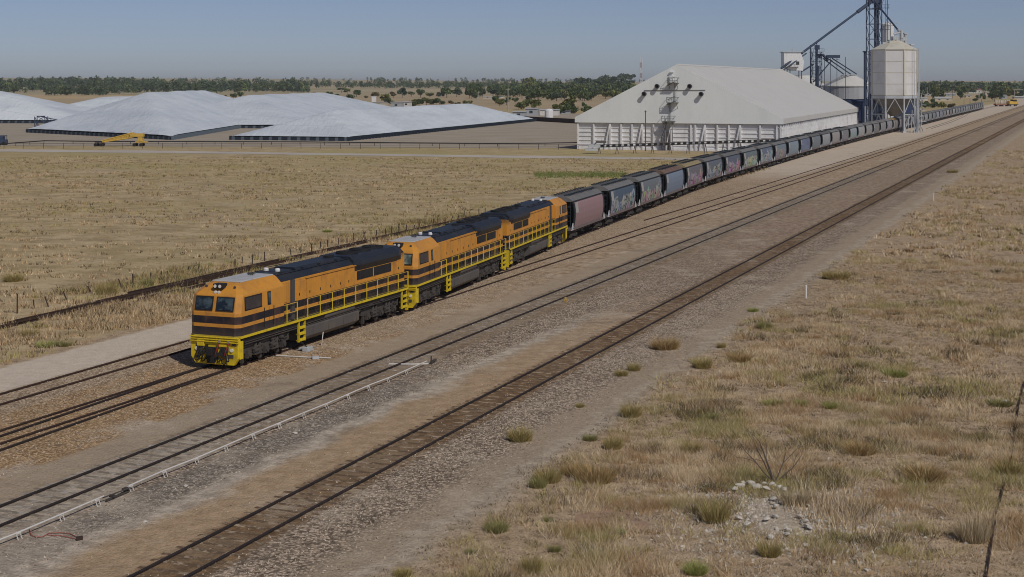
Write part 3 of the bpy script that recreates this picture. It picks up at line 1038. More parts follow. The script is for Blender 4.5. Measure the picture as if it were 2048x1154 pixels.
BP = {'olive': [(0.36, 0.29, 0.10), (0.46, 0.37, 0.17), (0.24, 0.21, 0.065), (0.40, 0.30, 0.14)], 'green': [(0.17, 0.19, 0.055), (0.25, 0.235, 0.085), (0.40, 0.34, 0.17)],
      'brown': [(0.40, 0.26, 0.12), (0.50, 0.35, 0.18), (0.30, 0.23, 0.085)], 'bright': [(0.22, 0.27, 0.055), (0.30, 0.33, 0.09), (0.42, 0.38, 0.16)], 'straw': [(0.5, 0.41, 0.27), (0.42, 0.33, 0.2)]}
BM = {k: [bush_mesh(k + ' tussock', 1100, v, 100 + i * 7 + j) for j in range(2)] for i, (k, v) in enumerate(BP.items())}
BUSH = [(1040, 880, 52, 28, 'olive', 'round olive bush alone on the gravel right of the verge rail line'), (1330, 697, 60, 28, 'brown', 'wide brown bush at the gravel edge midway along the verge'),
        (1243, 751, 28, 14, 'olive', 'small olive bush on the sandy path, left one of a close pair'), (1269, 741, 26, 20, 'olive', 'small olive bush on the sandy path, right one of a close pair'),
        (1160, 814, 20, 9, 'olive', 'tiny weed on the sandy path beyond the round olive bush'), (1443, 695, 18, 14, 'olive', 'small upright tussock where the sandy path meets the grass'),
        (1506, 623, 22, 10, 'bright', 'small fresh green weed on the sandy path before the nearer white post'), (1405, 735, 40, 26, 'olive', 'olive tussock at the verge edge below the wide brown bush'),
        (1421, 840, 36, 17, 'green', 'dark green low bush inside the dry grass, mid field'), (1385, 902, 44, 22, 'olive', 'olive tussock below the dark green bush in the dry grass'),
        (1262, 832, 46, 28, 'olive', 'olive tussock on the verge edge right of the sandy path'), (1226, 897, 40, 30, 'olive', 'tall olive tussock nearest the sandy path bend'),
        (1180, 880, 30, 14, 'green', 'low green tussock spilling onto the sandy path'), (1096, 962, 56, 30, 'olive', 'olive tussock jutting out at the gravel corner'),
        (1190, 962, 80, 40, 'brown', 'broad russet tussock behind the gravel corner'), (1150, 948, 60, 30, 'brown', 'russet tussock left of the broad russet one'), (1076, 974, 36, 24, 'green', 'green tussock at the foot of the gravel corner'),
        (1545, 810, 42, 14, 'bright', 'bright green grass patch, leftmost of three in a row'), (1601, 811, 30, 15, 'bright', 'bright green grass patch, middle of three in a row'), (1660, 816, 30, 14, 'bright', 'bright green grass patch, rightmost of three in a row'),
        (1790, 752, 50, 18, 'bright', 'yellow green tussock in the upper dry field'), (2000, 810, 52, 14, 'green', 'low green bush beside the big white rock'), (1391, 1146, 52, 28, 'bright', 'bright green bush at the bottom edge of the photo'),
        (1096, 1042, 20, 12, 'green', 'small green weed on bare soil at lower centre'), (992, 1062, 50, 26, 'green', 'greyish green weeds leftmost on the lower verge'), (1062, 1142, 46, 40, 'olive', 'tall olive bush at the bottom edge, lower centre'),
        (940, 1107, 24, 12, 'green', 'dark green weed alone on the gravel at the bottom'), (1110, 1102, 26, 14, 'green', 'dull green weed above the tall bottom olive bush'), (1430, 1042, 60, 46, 'olive', 'large olive bush left of the white rock heap'),
        (1672, 557, 56, 20, 'olive', 'wide olive tussock beyond the nearer white post'), (1530, 657, 32, 18, 'green', 'green tussock at the verge, nearer than the white post'), (806, 1150, 40, 16, 'olive', 'olive weeds at the bottom edge beside the gravel'),
        (1242, 1067, 22, 11, 'bright', 'small bright weed on the red soil'), (1432, 363, 14, 8, 'bright', 'green weed growing against the wagons of the train'), (27, 562, 40, 18, 'olive', 'olive bush in the left paddock near the photo edge'),
        (130, 692, 28, 13, 'green', 'dark green weed beside the pale service road'), (92, 694, 40, 15, 'bright', 'yellow green weeds beside the pale service road'), (213, 588, 44, 30, 'olive', 'straw and olive tussock by the leaning posts'),
        (293, 572, 32, 20, 'green', 'green tussock between two fence posts'), (655, 464, 20, 7, 'bright', 'small green patch alone in the paddock behind the train'), (60, 672, 40, 16, 'olive', 'olive tussock between old rail and service road'),
        (1905, 345, 22, 8, 'olive', 'far olive tussock on the right verge'), (1480, 722, 44, 22, 'brown', 'russet tussock right of the olive verge tussock'), (1540, 1110, 50, 34, 'olive', 'olive bush at the foot of the white rock heap'),
        (1590, 1010, 60, 40, 'straw', 'tall straw tussock behind the white rock heap'), (1850, 960, 80, 36, 'brown', 'russet tussock in the lower right field'), (1945, 1080, 70, 60, 'straw', 'tall straw tussock beside the rusty rail'),
        (2020, 950, 60, 40, 'olive', 'olive tussock right of the rusty rail'), (1720, 905, 70, 26, 'brown', 'low russet clump right of the dead shrub')]
for i, (x, y, w, h, k, lab) in enumerate(BUSH):
    q = at(x, y)
    px = q.y / F
    o = link('tussock', BM[k][i % 2])
    o.location = q
    o.scale = (w * px, w * px, h * px * 1.25)
    o.rotation_euler = (0, 0, i * 1.3)
    tag(o, lab, 'bush')

# ------------------------------------------------------------------ rocks, dead shrub, small lineside things
def rock_mesh(seed):
    bm = bmesh.new()
    bmesh.ops.create_icosphere(bm, subdivisions=2, radius=0.5)
    r = random.Random(seed)
    for k in range(7):
        d = Vector((r.gauss(0, 1), r.gauss(0, 1), r.gauss(0, 1))).normalized()
        c = r.uniform(0.22, 0.40)
        for v in bm.verts:
            e = v.co.dot(d) - c
            if e > 0:
                v.co -= d * e
    for v in bm.verts:
        v.co += Vector((r.gauss(0, 1), r.gauss(0, 1), r.gauss(0, 1))) * 0.014
        v.co.z *= 0.75
    me = bpy.data.meshes.new('rock')
    bm.to_mesh(me)
    bm.free()
    me.materials.append(M['stone'])
    return me


RM = [rock_mesh(i) for i in range(6)]


def rock(x, y, size, lab, grp=None, z=0.0):
    q = at(x, y)
    o = link('rock', RM[random.randrange(6)])
    s = size * q.y / F
    o.scale = (s * random.uniform(0.8, 1.25), s * random.uniform(0.8, 1.2), s * random.uniform(0.5, 0.75))
    o.rotation_euler = (random.uniform(-0.3, 0.3), random.uniform(-0.3, 0.3), random.uniform(0, 6))
    o.location = (q.x, q.y, s * 0.2 + z)
    return tag(o, lab, 'rock', grp)


rock(2010, 806, 17, 'big white rock beside the low green bush at right')
rock(1769, 766, 13, 'flat white rock in the upper dry field')
rock(1186, 1013, 9, 'lone white rock on the bare red soil')
rock(1675, 1083, 11, 'white rock apart on the right of the rock heap')
rock(1752, 1088, 9, 'small white rock well right of the rock heap')
rock(1733, 1143, 13, 'pale flat rock at the bottom edge, right half')
rock(372, 974, 13, 'pale rock lying on grey ballast near the white pipe')
rock(590, 868, 12, 'pale rock between the two right hand rail lines')
rock(290, 1045, 12, 'pale rock where chalky gravel meets the tan dirt')
for i in range(13):
    rock(1472 + 7 * i + random.uniform(-3, 3), 977 + random.uniform(-8, 8), random.uniform(11, 23), 'pale limestone rock in the upper white row of the heap', 'rocks of the upper heap', 0.05)
for i in range(30):
    rock(random.gauss(1575, 44), random.gauss(1040, 26), random.uniform(6, 19), 'pale limestone rock in the broken white heap on dry grass', 'rocks of the broken heap', 0.06)
for x, y, s_ in ((1478, 1040, 17), (1487, 1066, 13), (1452, 1082, 12), (1636, 1078, 12), (1640, 1092, 10)):
    rock(x, y, s_, 'separate pale rock scattered round the heap edge', 'rocks round the heap')
# low earth mound under the heap
c_ = at(1560, 1030)
jr_ = [random.uniform(0.55, 1.15) for _ in range(20)]
mv = [(c_.x + r_ * jr_[a_] * 2.3 * math.cos(a_ * PI / 10), c_.y + r_ * jr_[a_] * 3.4 * math.sin(a_ * PI / 10), 0.06 * (math.cos(min(1, r_) * PI) + 1) / 2 * random.uniform(0.75, 1.15) - 0.02) for r_ in (1.0, 0.72, 0.45, 0.2) for a_ in range(20)]
mb = MB()
mb.loft([mv[i * 20:(i + 1) * 20] for i in range(4)])
dirt_mat('chalky mound soil', (0.54, 0.46, 0.37), (0.36, 0.285, 0.205), 1.5, (0.34, 0.27, 0.2))
kind(mb.build('mound', 'chalky mound soil', smooth=True), 'structure')
P = np.array([(c_.x + NR.normal(0.2, 1.9), c_.y + NR.normal(0.2, 2.6)) for _ in range(4200)])
kind(link('rubble', stones('rubble', P, 0.055, 'pebble', (0.32, 0.27, 0.21), (0.62, 0.57, 0.50))), 'stuff')
P = np.array([(c_.x + NR.normal(1.8, 0.7), c_.y + NR.normal(0.5, 1.5)) for _ in range(150)])
kind(link('dry_grass', blades('dry_grass', P, NR.uniform(0.3, 0.6, len(P)), 10, 0.6, PAL[NR.integers(0, 4, len(P))], 0.014, 0.7)), 'stuff')

q = at(1549, 966)
dead = thing('dead_shrub', 'bare dead shrub with forked dark twigs above the white rocks', 'shrub', q)
mb = MB()
rr = random.Random(5)


def twig(p, d, L, r, lev):
    n = 3
    for i in range(n):
        e = p + d * (L / n)
        mb.tube(p, e, r, 5, r * 0.8)
        p, r = e, r * 0.8
        d = (d + Vector((rr.gauss(0, .16), rr.gauss(0, .16), rr.gauss(0.03, .1)))).normalized()
        if lev > 0 and i > 0:
            twig(p, (d + Vector((rr.gauss(0, .6), rr.gauss(0, .6), rr.gauss(0, .3)))).normalized(), L * rr.uniform(.4, .7), r * .7, lev - 1)


for d in ((-0.55, 0.0, 1), (-0.3, 0.2, 1), (-0.8, -.1, .8), (0.35, 0.1, .7), (-0.45, -0.3, 1.0), (0.8, .2, .6)):
    twig(Vector((0, 0, 0)), Vector(d).normalized(), rr.uniform(1.0, 1.6), 0.026, 2)
mb.build('branches', 'deadwood', dead)

# white marker posts
for x, y, lab in ((1612, 597, 'nearer white marker post at the edge of the dry grass'), (1867, 402, 'farther white marker post on the gravel verge')):
    o = thing('marker_post', lab, 'post', at(x, y))
    MB().tube((0, 0, 0), (0, 0, 0.8), 0.065, 10).build('shaft', 'white', o)
    MB().lathe([(0.072, 0), (0.075, 0.06), (0.03, 0.09)], (0, 0, 0.8), 10).build('cap', 'white', o)
o = thing('marker_trestle', 'small yellow trestle marker on gravel between the rail lines', 'marker', at(1131, 604), ROT)
m = MB()
for s_ in (-1, 1):
    m.tube((0.12 * s_, 0.09, 0), (0.03 * s_, 0, 0.3), 0.02, 6).tube((0.12 * s_, -0.09, 0), (0.03 * s_, 0, 0.3), 0.02, 6)
m.box((0, 0, 0.3), (0.2, 0.07, 0.04)).box((0, 0, 0.15), (0.16, 0.02, 0.03))
m.build('frame', 'amber', o)

# white pipe on brackets beside the second line
def pipe_run(label, v0, v1, sup):
    t = thing('white_pipe', label, 'pipe', uv(-31.55, v0), ROT)
    L = v1 - v0
    m = MB()
    prev = (0, 0, 0.22)
    n = max(2, int(L / 2))
    for i in range(1, n + 1):
        q = (L * i / n, 0.03 * math.sin(i * 1.7), 0.22 + 0.012 * math.sin(i * 2.3))
        m.tube(prev, q, 0.03, 8)
        prev = q
    m.build('tube', 'rod', t)
    for s_ in sup:
        b = MB()
        x = s_ - v0
        for k in (-0.09, 0.09):
            b.tube((x + k, 0.0, 0.23), (x + k, -0.10, 0.0), 0.014, 5)
        b.box((x, 0.0, 0.185), (0.22, 0.1, 0.025))
        b.build('bracket', 'rod', t)
    return t


sv = [52.4 + 2.05 * i for i in range(-4, 8)]
pipe_run('long white pipe on small brackets beside the second rail line', 44.1, 69.3, sv)
pipe_run('short white pipe at lower left, cut off by the photo edge', 34.0, 42.7, [36.2, 38.3, 40.4, 42.3])
o = thing('pipe_coupling', 'dark jointed linkage between the two white pipes', 'linkage', uv(-31.5, 43.4), ROT)
m = MB()
m.box((0, 0, 0.07), (1.3, 0.06, 0.06)).box((0.5, 0.05, 0.16), (0.22, 0.12, 0.1)).tube((-0.7, 0.1, 0.16), (0.6, -0.1, 0.2), 0.025, 6).box((-0.3, 0, 0.14), (0.1, 0.2, 0.08))
m.build('linkage', 'under', o)
o = thing('signal_fitting', 'dark valve box at the far end of the long white pipe', 'valve', uv(-31.5, 69.7), ROT)
m = MB()
m.box((0, 0, 0.08), (0.16, 0.12, 0.12)).box((0.4, 0.05, 0.12), (0.6, 0.08, 0.10)).tube((0, 0, 0.2), (0, 0, 0.42), 0.04, 8)
m.build('housing', 'under', o)
MB().path([(0.1, 0.05, 0.02), (-0.5, 0.9, 0.03), (-0.8, 2.0, 0.03)], 0.035, 6).build('pipe', 'rod', o)
# red cable on the chalky gravel
o = thing('red_cable', 'thin red cable looping over chalky gravel at lower left', 'cable')
m = MB()
m.path([at(x, y, 0.03) for x, y in ((58, 1055), (62, 1070), (72, 1074), (86, 1073), (98, 1066), (120, 1065), (140, 1067), (152, 1073), (150, 1077), (120, 1071), (95, 1070))], 0.013, 5)
m.build('sheath', 'redcable', o)
MB().box(at(159, 1076, 0.07), (0.2, 0.12, 0.09), rz=0.4).build('plug', 'rust', o)
# point lever, rods and boards near the lead locomotive
o = thing('white_board', 'leaning white board stuck in the gravel beside the lead locomotive', 'board', at(643, 690), ROT)
MB().prism([(-0.10, 0), (0.10, 0), (0.13, 0.42), (-0.02, 0.78), (-0.14, 0.45)], -0.02, 0.02, axis='y').build('board', 'white', o).rotation_euler = (0.12, -0.22, 0.5)
o = thing('point_rod', 'thin white rod lying across the gravel near the lead locomotive', 'rod')
m = MB()
m.tube(at(552, 711, 0.06), at(628, 715, 0.06), 0.035, 6).tube(at(634, 715, 0.06), at(662, 716, 0.06), 0.035, 6)
m.build('rod', 'rod', o)
MB().box(at(631, 715, 0.08), (0.35, 0.2, 0.14), rz=0.3).build('joint', 'palesteel', o)
o = thing('point_lever', 'grey point lever box on the gravel beside the lead locomotive', 'lever', at(615, 702), ROT)
m = MB()
m.box((0, 0, 0.12), (0.55, 0.35, 0.24)).box((0, 0.3, 0.1), (0.2, 0.4, 0.12))
m.build('box', 'palesteel', o, bevel=0.02)
MB().tube((0, 0, 0.2), (-0.45, 0.1, 0.5), 0.03, 6).lathe([(0.0, -0.06), (0.07, 0), (0.0, 0.06)], (-0.47, 0.1, 0.53), 8).build('lever', 'black', o)

# leaning fence posts along the old rails
FP = [(34.6, 627, 40, 1), (68, 617, 18, -1), (96.7, 613.6, 22, -7), (134, 600, 19, -9), (153, 586, 10, -4), (181, 584.5, 14, -6), (244, 579, 23, -7), (266.5, 575.4, 28, -1), (302, 563.7, 19, 0), (323, 559.3, 18, 0), (337, 550.7, 9, -3), (375.7, 545.5, 14, 3), (397, 543, 16, 1),
      (470, 535, 17, 0), (484.5, 527, 14, 0), (505, 528, 19, 0), (529, 522, 19, 0), (582, 511, 14, -2), (602, 506, 13, 0), (623, 507, 20, 0), (641.6, 497, 14, 0), (655.8, 494, 15, 0), (677.5, 490, 15, 0), (694, 485, 9, 0), (707.5, 484, 18, 0), (727, 480, 16, 2), (753, 474, 14, 0), (771, 471, 14, 0), (783, 470.5, 18, 1), (798, 468, 20, 0), (812.5, 464.5, 15, 0), (829, 459, 9, 0), (838, 458, 18, 0), (867, 449, 12, 0), (876, 448.5, 11, 0), (890, 446, 12, 0), (901.6, 443, 11, 4), (915, 440, 10, 3), (927.7, 435, 14, 1), (939.5, 433, 10, 0), (957.8, 428, 11, 0), (970.5, 425.5, 10, 0)]
fm = MB()
fm.prism([(-0.05, -0.04), (0.05, -0.04), (0.05, -0.025), (0.0, -0.02), (0.0, 0.05), (-0.015, 0.05), (-0.015, -0.02), (-0.05, -0.025)], -0.1, 1.0, axis='z')
fproto = None
for i, (x, y, h, dx) in enumerate(FP):
    q = at(x, y)
    if fproto is None:
        fproto = o = fm.build('fence_post', 'post')
    else:
        o = fproto.copy()
        C.objects.link(o)
    L = h * q.y / F
    o.location = q
    o.scale = (0.9, 0.9, L)
    o.rotation_euler = (random.uniform(-0.06, 0.06), math.atan2(dx, h), random.uniform(-0.4, 0.4))
    tag(o, '%s rusty fence post along the paddock edge, counted from the left end of its row' % nth(i + 1), 'post', 'leaning posts along the paddock edge')

# ------------------------------------------------------------------ locomotives
def bogie(parent, x, axles, wr, half, y, detail=True):
    """side frames, wheels, springs and axle boxes"""
    m = MB()
    n = len(axles)
    for s in (-1, 1):
        yy = s * y
        prof = [(-half, 0.62), (-half, 0.98), (-half * .55, 1.06), (half * .55, 1.06), (half, 0.98), (half, 0.62), (half * .6, 0.55), (-half * .6, 0.55)]
        m.prism(prof, yy - 0.07, yy + 0.07, axis='y')
        for a in axles:
            m.box((a, yy + s * 0.10, wr), (0.34, 0.2, 0.36)).tube((a, yy + s * 0.1, wr), (a, yy + s * 0.26, wr), 0.13, 10)
        for a, b in zip(axles[:-1], axles[1:]):
            c = (a + b) / 2
            for k in (-0.2, 0.2):
                m.tube((c + k, yy + s * 0.1, 0.5), (c + k, yy + s * 0.1, 1.0), 0.11, 8)
            m.box((c, yy + s * 0.1, 0.45), (0.75, 0.2, 0.1))
            if detail:
                m.tube((c - 0.45, yy + s * 0.15, 0.85), (c + 0.5, yy + s * 0.15, 0.72), 0.05, 6)
                m.tube((c, yy + s * 0.16, 0.62), (c + 0.4, yy + s * 0.16, 0.62), 0.11, 8)
        if detail:
            for a in axles:
                m.box((a + 0.5, yy + s * 0.05, 0.36), (0.12, 0.14, 0.42))
            m.tube((-half, yy + s * .12, 1.1), (half, yy + s * .12, 1.12), 0.035, 5)
            m.path([(-half + .2, yy + s * .16, 1.05), (-half + .5, yy + s * .2, .8), (-half + .9, yy + s * .18, .95), (-half + 1.3, yy + s * .2, .75)], 0.03, 5)
    m.box((0, 0, 0.8), (half * 1.6, 1.3, 0.3))
    # sand pipes and steps give the ragged lower outline
    o = m.build('bogie', 'under', parent)
    o.location = (x, 0, 0)
    for a in axles:
        for s in (-1, 1):
            w = MB().lathe([(wr + 0.03, -0.02), (wr + 0.03, 0.01), (wr, 0.02), (wr, 0.11), (wr * .82, 0.12), (wr * .78, 0.08), (0.15, 0.06), (0.14, 0.14), (0.0, 0.14)], (0, 0, 0), 18)
            w.v = [(p[0], s * (p[2] + 0.69), p[1]) for p in w.v]
            wo = w.build('wheel', 'raildark', o)
            wo.location = (a, 0, wr + 0.17 - 0.17)
    return o


CABR = [(1.5, 10.0, 1.42), (1.62, 10.0, 1.44), (2.74, 10.0, 1.45), (3.58, 9.80, 1.42), (3.64, 9.74, 1.40), (4.04, 9.22, 1.02), (4.15, 8.95, 0.85)]


def cabx(z):
    return float(np.interp(z, [r[0] for r in CABR], [r[1] for r in CABR]))


def caby(z):
    return float(np.interp(z, [r[0] for r in CABR], [r[2] for r in CABR]))


def make_loco(label, strip=True, pale=False):
    t = thing('locomotive', label, 'locomotive', group='orange locomotives at the head of the train')
    XB = 5.5
    # cab shell
    m = MB()
    ch = 0.22
    rings = []
    for z, xf, hw in CABR:
        rings.append([(XB, -hw, z), (xf - ch, -hw, z), (xf, -hw + ch * 1.2, z), (xf, hw - ch * 1.2, z), (xf - ch, hw, z), (XB, hw, z)])
    m.loft(rings)
    m.build('cab', 'livery', t, bevel=0.025)
    MB().box((7.2, 0, 4.175), (3.3, 1.66, 0.06)).build('cab_roof', 'roofgrey', t, bevel=0.02)
    # nose ribs and seam lines
    for s in (-1, 1):
        y0, y1 = (0.10, 1.12) if s > 0 else (-1.12, -0.10)
        q = [(cabx(2.84) + 0.012, y0, 2.84), (cabx(2.84) + 0.012, y1, 2.84), (cabx(3.54) + 0.012, y1, 3.54), (cabx(3.54) + 0.012, y0, 3.54)]
        f = MB().slab(q, 0.03).build('windscreen_frame', 'black', t)
        g = [(cabx(2.90) + 0.045, y0 + .06, 2.90), (cabx(2.90) + 0.045, y1 - .06, 2.90), (cabx(3.48) + 0.045, y1 - .06, 3.48), (cabx(3.48) + 0.045, y0 + .06, 3.48)]
        MB().slab(g, 0.012).build('windscreen', 'glasspale' if pale else 'glass', t)
        w = MB()
        w.tube((cabx(2.88) + .07, s * 0.5, 2.88), (cabx(3.3) + .075, s * 0.75, 3.3), 0.012, 4)
        w.build('wiper', 'black', t)
        # cab side: long window, small window, door lines
        z0, z1 = 2.82, 3.52
        for xa, xb, nm, mt in ((9.45, 7.75, 'side_window', 'blind'), (7.2, 6.85, 'door_window', 'glass')):
            q = [(xa, s * (caby(z0) + .008), z0), (xb, s * (caby(z0) + .008), z0), (xb, s * (caby(z1) + .008), z1), (xa, s * (caby(z1) + .008), z1)]
            fr = MB().slab(q if s < 0 else q[::-1], 0.02).build('window_frame', 'black', t)
            d_ = 0.06
            q = [(xa - d_, s * (caby(z0) + .03), z0 + d_), (xb + d_, s * (caby(z0) + .03), z0 + d_), (xb + d_, s * (caby(z1) + .03), z1 - d_), (xa - d_, s * (caby(z1) + .03), z1 - d_)]
            MB().slab(q if s < 0 else q[::-1], 0.012).build(nm, mt, t)
        MB().tube((7.55, s * 1.47, 1.75), (7.55, s * 1.47, 2.75), 0.02, 6).tube((6.6, s * 1.47, 1.75), (6.6, s * 1.47, 2.75), 0.02, 6).box((7.05, s * 1.446, 2.2), (0.02, 0.012, 1.1)).build('grab_rail', 'black', t)
    # lights
    hl = MB()
    hl.box((9.42, 0, 4.03), (0.5, 0.56, 0.24))
    hl.build('headlight_housing', 'black', t, bevel=0.03)
    for y in (-0.14, 0.14):
        MB().tube((9.66, y, 4.03), (9.69, y, 4.03), 0.085, 14).build('headlight', 'lens', t)
        MB().tube((9.66, y * 0.7, 3.74), (9.72, y * 0.7, 3.74), 0.075, 14).build('headlight', 'lens', t)
        MB().tube((9.35, y * 5.9, 3.97), (9.40, y * 5.9, 3.97), 0.07, 12).build('marker_light', 'greystrip', t)
    # hood
    m = MB()
    m.prism([(-1.2, 1.58), (1.2, 1.58), (1.2, 3.72), (1.12, 3.80), (-1.12, 3.80), (-1.2, 3.72)], -9.8, XB)
    m.build('hood', 'livery', t, bevel=0.02)
    for s in (-1, 1):
        for xa, xb, z0, z1 in ((5.35, 4.75, 2.65, 3.6), (3.75, 2.75, 1.75, 3.62), (2.68, 1.55, 1.75, 3.62), (1.48, 0.35, 1.75, 3.62), (0.28, -0.85, 1.75, 3.62), (-0.92, -2.05, 1.75, 3.62), (-2.12, -3.0, 1.75, 3.62), (-3.2, -5.2, 1.75, 2.72), (-5.3, -7.3, 1.75, 2.72), (-8.7, -9.6, 1.75, 3.6)):
            MB().box(((xa + xb) / 2, s * 1.205, (z0 + z1) / 2), (xa - xb, 0.05, z1 - z0)).build('access_door', 'livery', t, bevel=0.012)
        MB().box((-0.2, s * 1.23, 3.70), (6.0, 0.1, 0.07)).build('rain_gutter', 'livery', t)
        for x in (3.25, 2.1, 0.9, -0.3, -1.5, -2.5, -4.2, -6.3, -9.1):
            m = MB().box((x, s * 1.236, 1.9), (0.7, 0.02, 0.3))
            for k in range(5):
                m.box((x, s * 1.245, 1.79 + 0.055 * k), (0.66, 0.025, 0.02))
            m.build('louvre', 'black', t)
            MB().box((x + .25, s * 1.24, 2.9), (0.05, 0.03, 0.14)).build('door_handle', 'black', t)
    if strip:
        m = MB()
        for s in (-1, 1):
            m.box((4.25, s * 1.24, 2.72), (0.36, 0.1, 2.1))
        m.build('duct', 'greystrip', t)
    m = MB()
    m.prism([(-1.19, 3.78), (-0.85, 4.10), (0.85, 4.10), (1.19, 3.78)], -9.75, XB + 0.1)
    m.prism([(-0.7, 4.1), (-0.6, 4.24), (0.6, 4.24), (0.7, 4.1)], -2.4, 2.9)
    m.prism([(-0.62, 4.1), (-0.55, 4.18), (0.55, 4.18), (0.62, 4.1)], 3.2, 5.3)
    for x in (4.6, 2.3, 0.4, -1.6):
        m.box((x, 0, 4.17), (0.05, 1.72, 0.06))
    for y in (-.9, .9):
        m.tube((5.3, y, 4.12), (-3.0, y, 4.12), 0.025, 5)
    m.build('hood_roof', 'roofdark', t, bevel=0.015)
    # flared radiator at the rear
    m = MB()
    P = lambda k: [(-1.2, 3.36), (-1.2 - 0.24 * k, 3.72), (-1.2 - 0.20 * k, 3.98), (-0.95, 4.22), (0.95, 4.22), (1.2 + 0.20 * k, 3.98), (1.2 + 0.24 * k, 3.72), (1.2, 3.36)]
    m.loft([[(x, a, b) for a, b in P(k)] for x, k in ((-2.9, 0.05), (-3.5, 1.0), (-8.6, 1.0), (-9.3, 0.1))])
    m.build('radiator', 'roofdark', t)
    for x in (-4.4, -6.1, -7.8):
        f = MB().lathe([(0.66, 0), (0.66, 0.1), (0.58, 0.12), (0.56, 0.05), (0.1, 0.05), (0.1, 0.09), (0, 0.09)], (x, 0, 4.22), 20)
        for a in range(4):
            f.box((x, 0, 4.31), (1.2, 0.04, 0.03), rz=a * PI / 4)
        f.build('radiator_fan', 'black', t)
    for s in (-1, 1):
        g = MB().box((-5.6, s * 1.2, 3.08), (4.5, 0.06, 0.50)).build('radiator_grille', 'black', t)
        b = MB()
        for x in (-5.4,):
            b.box((x, s * 1.245, 3.08), (0.035, 0.04, 0.48))
        b.build('grille_bar', 'amber', g)
    ex = MB().box((-2.1, 0, 4.27), (0.7, 0.35, 0.18)).build('exhaust', 'black', t)
    for y in (-.35, .35):
        MB().lathe([(0.14, 0), (0.14, 0.12), (0.1, 0.18), (0, 0.19)], (4.3, y, 4.16), 12).build('vent_dome', 'white', t)
    hn = MB()
    for k in (-0.1, 0.0, 0.1):
        hn.lathe([(0.03, 0), (0.03, 0.2), (0.07, 0.3)], (0, 0, 0), 8)
    hn.v = [(p[2] + 6.2, p[0] + (i // 24 - 1) * 0.12, p[1] + 4.3) for i, p in enumerate(hn.v)]
    hn.build('horn', 'greystrip', t)
    # deck, sill, handrails
    MB().box((-2.2, 0, 1.53), (15.3, 2.84, 0.08)).build('walkway', 'greystrip', t)
    m = MB()
    for s in (-1, 1):
        m.box((0.0, s * 1.43, 1.55), (19.6, 0.06, 0.11))
    m.build('deck_edge', 'yellow', t)
    MB().prism([(-1.3, 1.2), (1.3, 1.2), (1.36, 1.48), (-1.36, 1.48)], -9.8, 9.6).build('underframe', 'black', t)
    for s in (-1, 1):
        r_ = MB()
        y = s * 1.41
        xs = [5.15, 4.05] + [2.9 - 1.42 * i for i in range(10)]
        for x in xs:
            MB().tube((x, y, 1.58), (x, y, 2.58), 0.026, 6).build('handrail_post', 'yellow', t)
        MB().tube((-9.85, y, 1.58), (-9.85, y, 2.58), 0.033, 6).build('handrail_post', 'yellow', t)
        r_.tube((2.9, y, 2.58), (-9.85, y, 2.58), 0.016, 6)
        r_.tube((2.9, y, 2.1), (-9.85, y, 2.1), 0.02, 6).tube((5.4, y, 2.1), (4.05, y, 2.1), 0.02, 6).tube((5.4, y, 2.56), (4.05, y, 2.56), 0.02, 6)
        r_.build('handrail', 'amber', t)
    # steps
    for x in (3.5, -9.4):
        for s in (-1, 1):
            m = MB()
            for k in (-0.32, 0.32):
                m.box((x + k, s * 1.36, 0.95), (0.07, 0.1, 1.15))
            for z in (0.45, 0.78, 1.1):
                m.box((x, s * 1.33, z), (0.6, 0.26, 0.05)).box((x, s * 1.43, z + .08), (0.64, 0.03, 0.1))
            m.build('steps', 'yellow', t)
    # fuel tank, air tanks, equipment under the deck
    m = MB().prism([(-1.0, 0.28), (1.0, 0.28), (1.36, 0.55), (1.38, 1.05), (1.15, 1.18), (-1.15, 1.18), (-1.38, 1.05), (-1.36, 0.55)], -3.3, 3.0)
    for x in (2.2, 0.4, -1.4, -3.0):
        for s in (-1, 1):
            m.box((x, s * 1.385, 0.8), (0.05, 0.03, 0.5))
    m.build('fuel_tank', 'tank', t, bevel=0.03)
    for s in (-1, 1):
        m = MB().lathe([(0, -1.9), (0.15, -1.86), (0.22, -1.75), (0.22, 1.75), (0.15, 1.86), (0, 1.9)], (0, 0, 0), 14)
        m.v = [(p[2] - 1.0, p[0] + s * 1.16, p[1] + 1.36) for p in m.v]
        m.build('air_tank', 'tank', t, smooth=True)
    m = MB()
    g = random.Random(3)
    for i in range(46):
        x = g.uniform(-9.3, 9.2)
        s = g.choice((-1, 1))
        m.box((x, s * g.uniform(0.9, 1.28), g.uniform(0.95, 1.35)), (g.uniform(0.1, 0.6), g.uniform(0.1, 0.3), g.uniform(0.08, 0.35)))
    for s in (-1, 1):
        for z in (1.12, 1.22):
            m.tube((9.2, s * 1.3, z), (-9.2, s * 1.3, z + .04), 0.03, 5)
    m.build('pipework', 'under', t)
    for x in (6.85, -6.6):
        bogie(t, x, (-1.75, 0, 1.75), 0.51, 2.5, 1.02)
    # ends
    for e in (1, -1):
        x0 = 9.72 * e
        m = MB().prism([(-1.38, 1.50), (1.38, 1.50), (1.38, 0.52), (1.12, 0.16), (-1.12, 0.16), (-1.38, 0.52)], min(x0, x0 + .22 * e), max(x0, x0 + .22 * e))
        if e > 0:
            for z in (1.52, 1.41, 1.30):
                m.box((9.99, 0, z), (0.12, 2.82, 0.06))
            m.box((9.98, -0.78, 1.22), (0.1, 0.42, 0.34)).box((9.98, 0.55, 1.12), (0.1, 0.5, 0.12))
        else:
            for s in (-1, 1):
                m.tube((-9.9, s * 1.0, 1.58), (-9.9, s * 1.0, 2.6), 0.03, 6)
            m.tube((-9.9, -1.4, 2.58), (-9.9, 1.4, 2.58), 0.025, 6)
        for s in (-1, 1):
            m.box((x0 - .10 * e, s * 1.36, 0.9), (0.3, 0.06, 0.9))
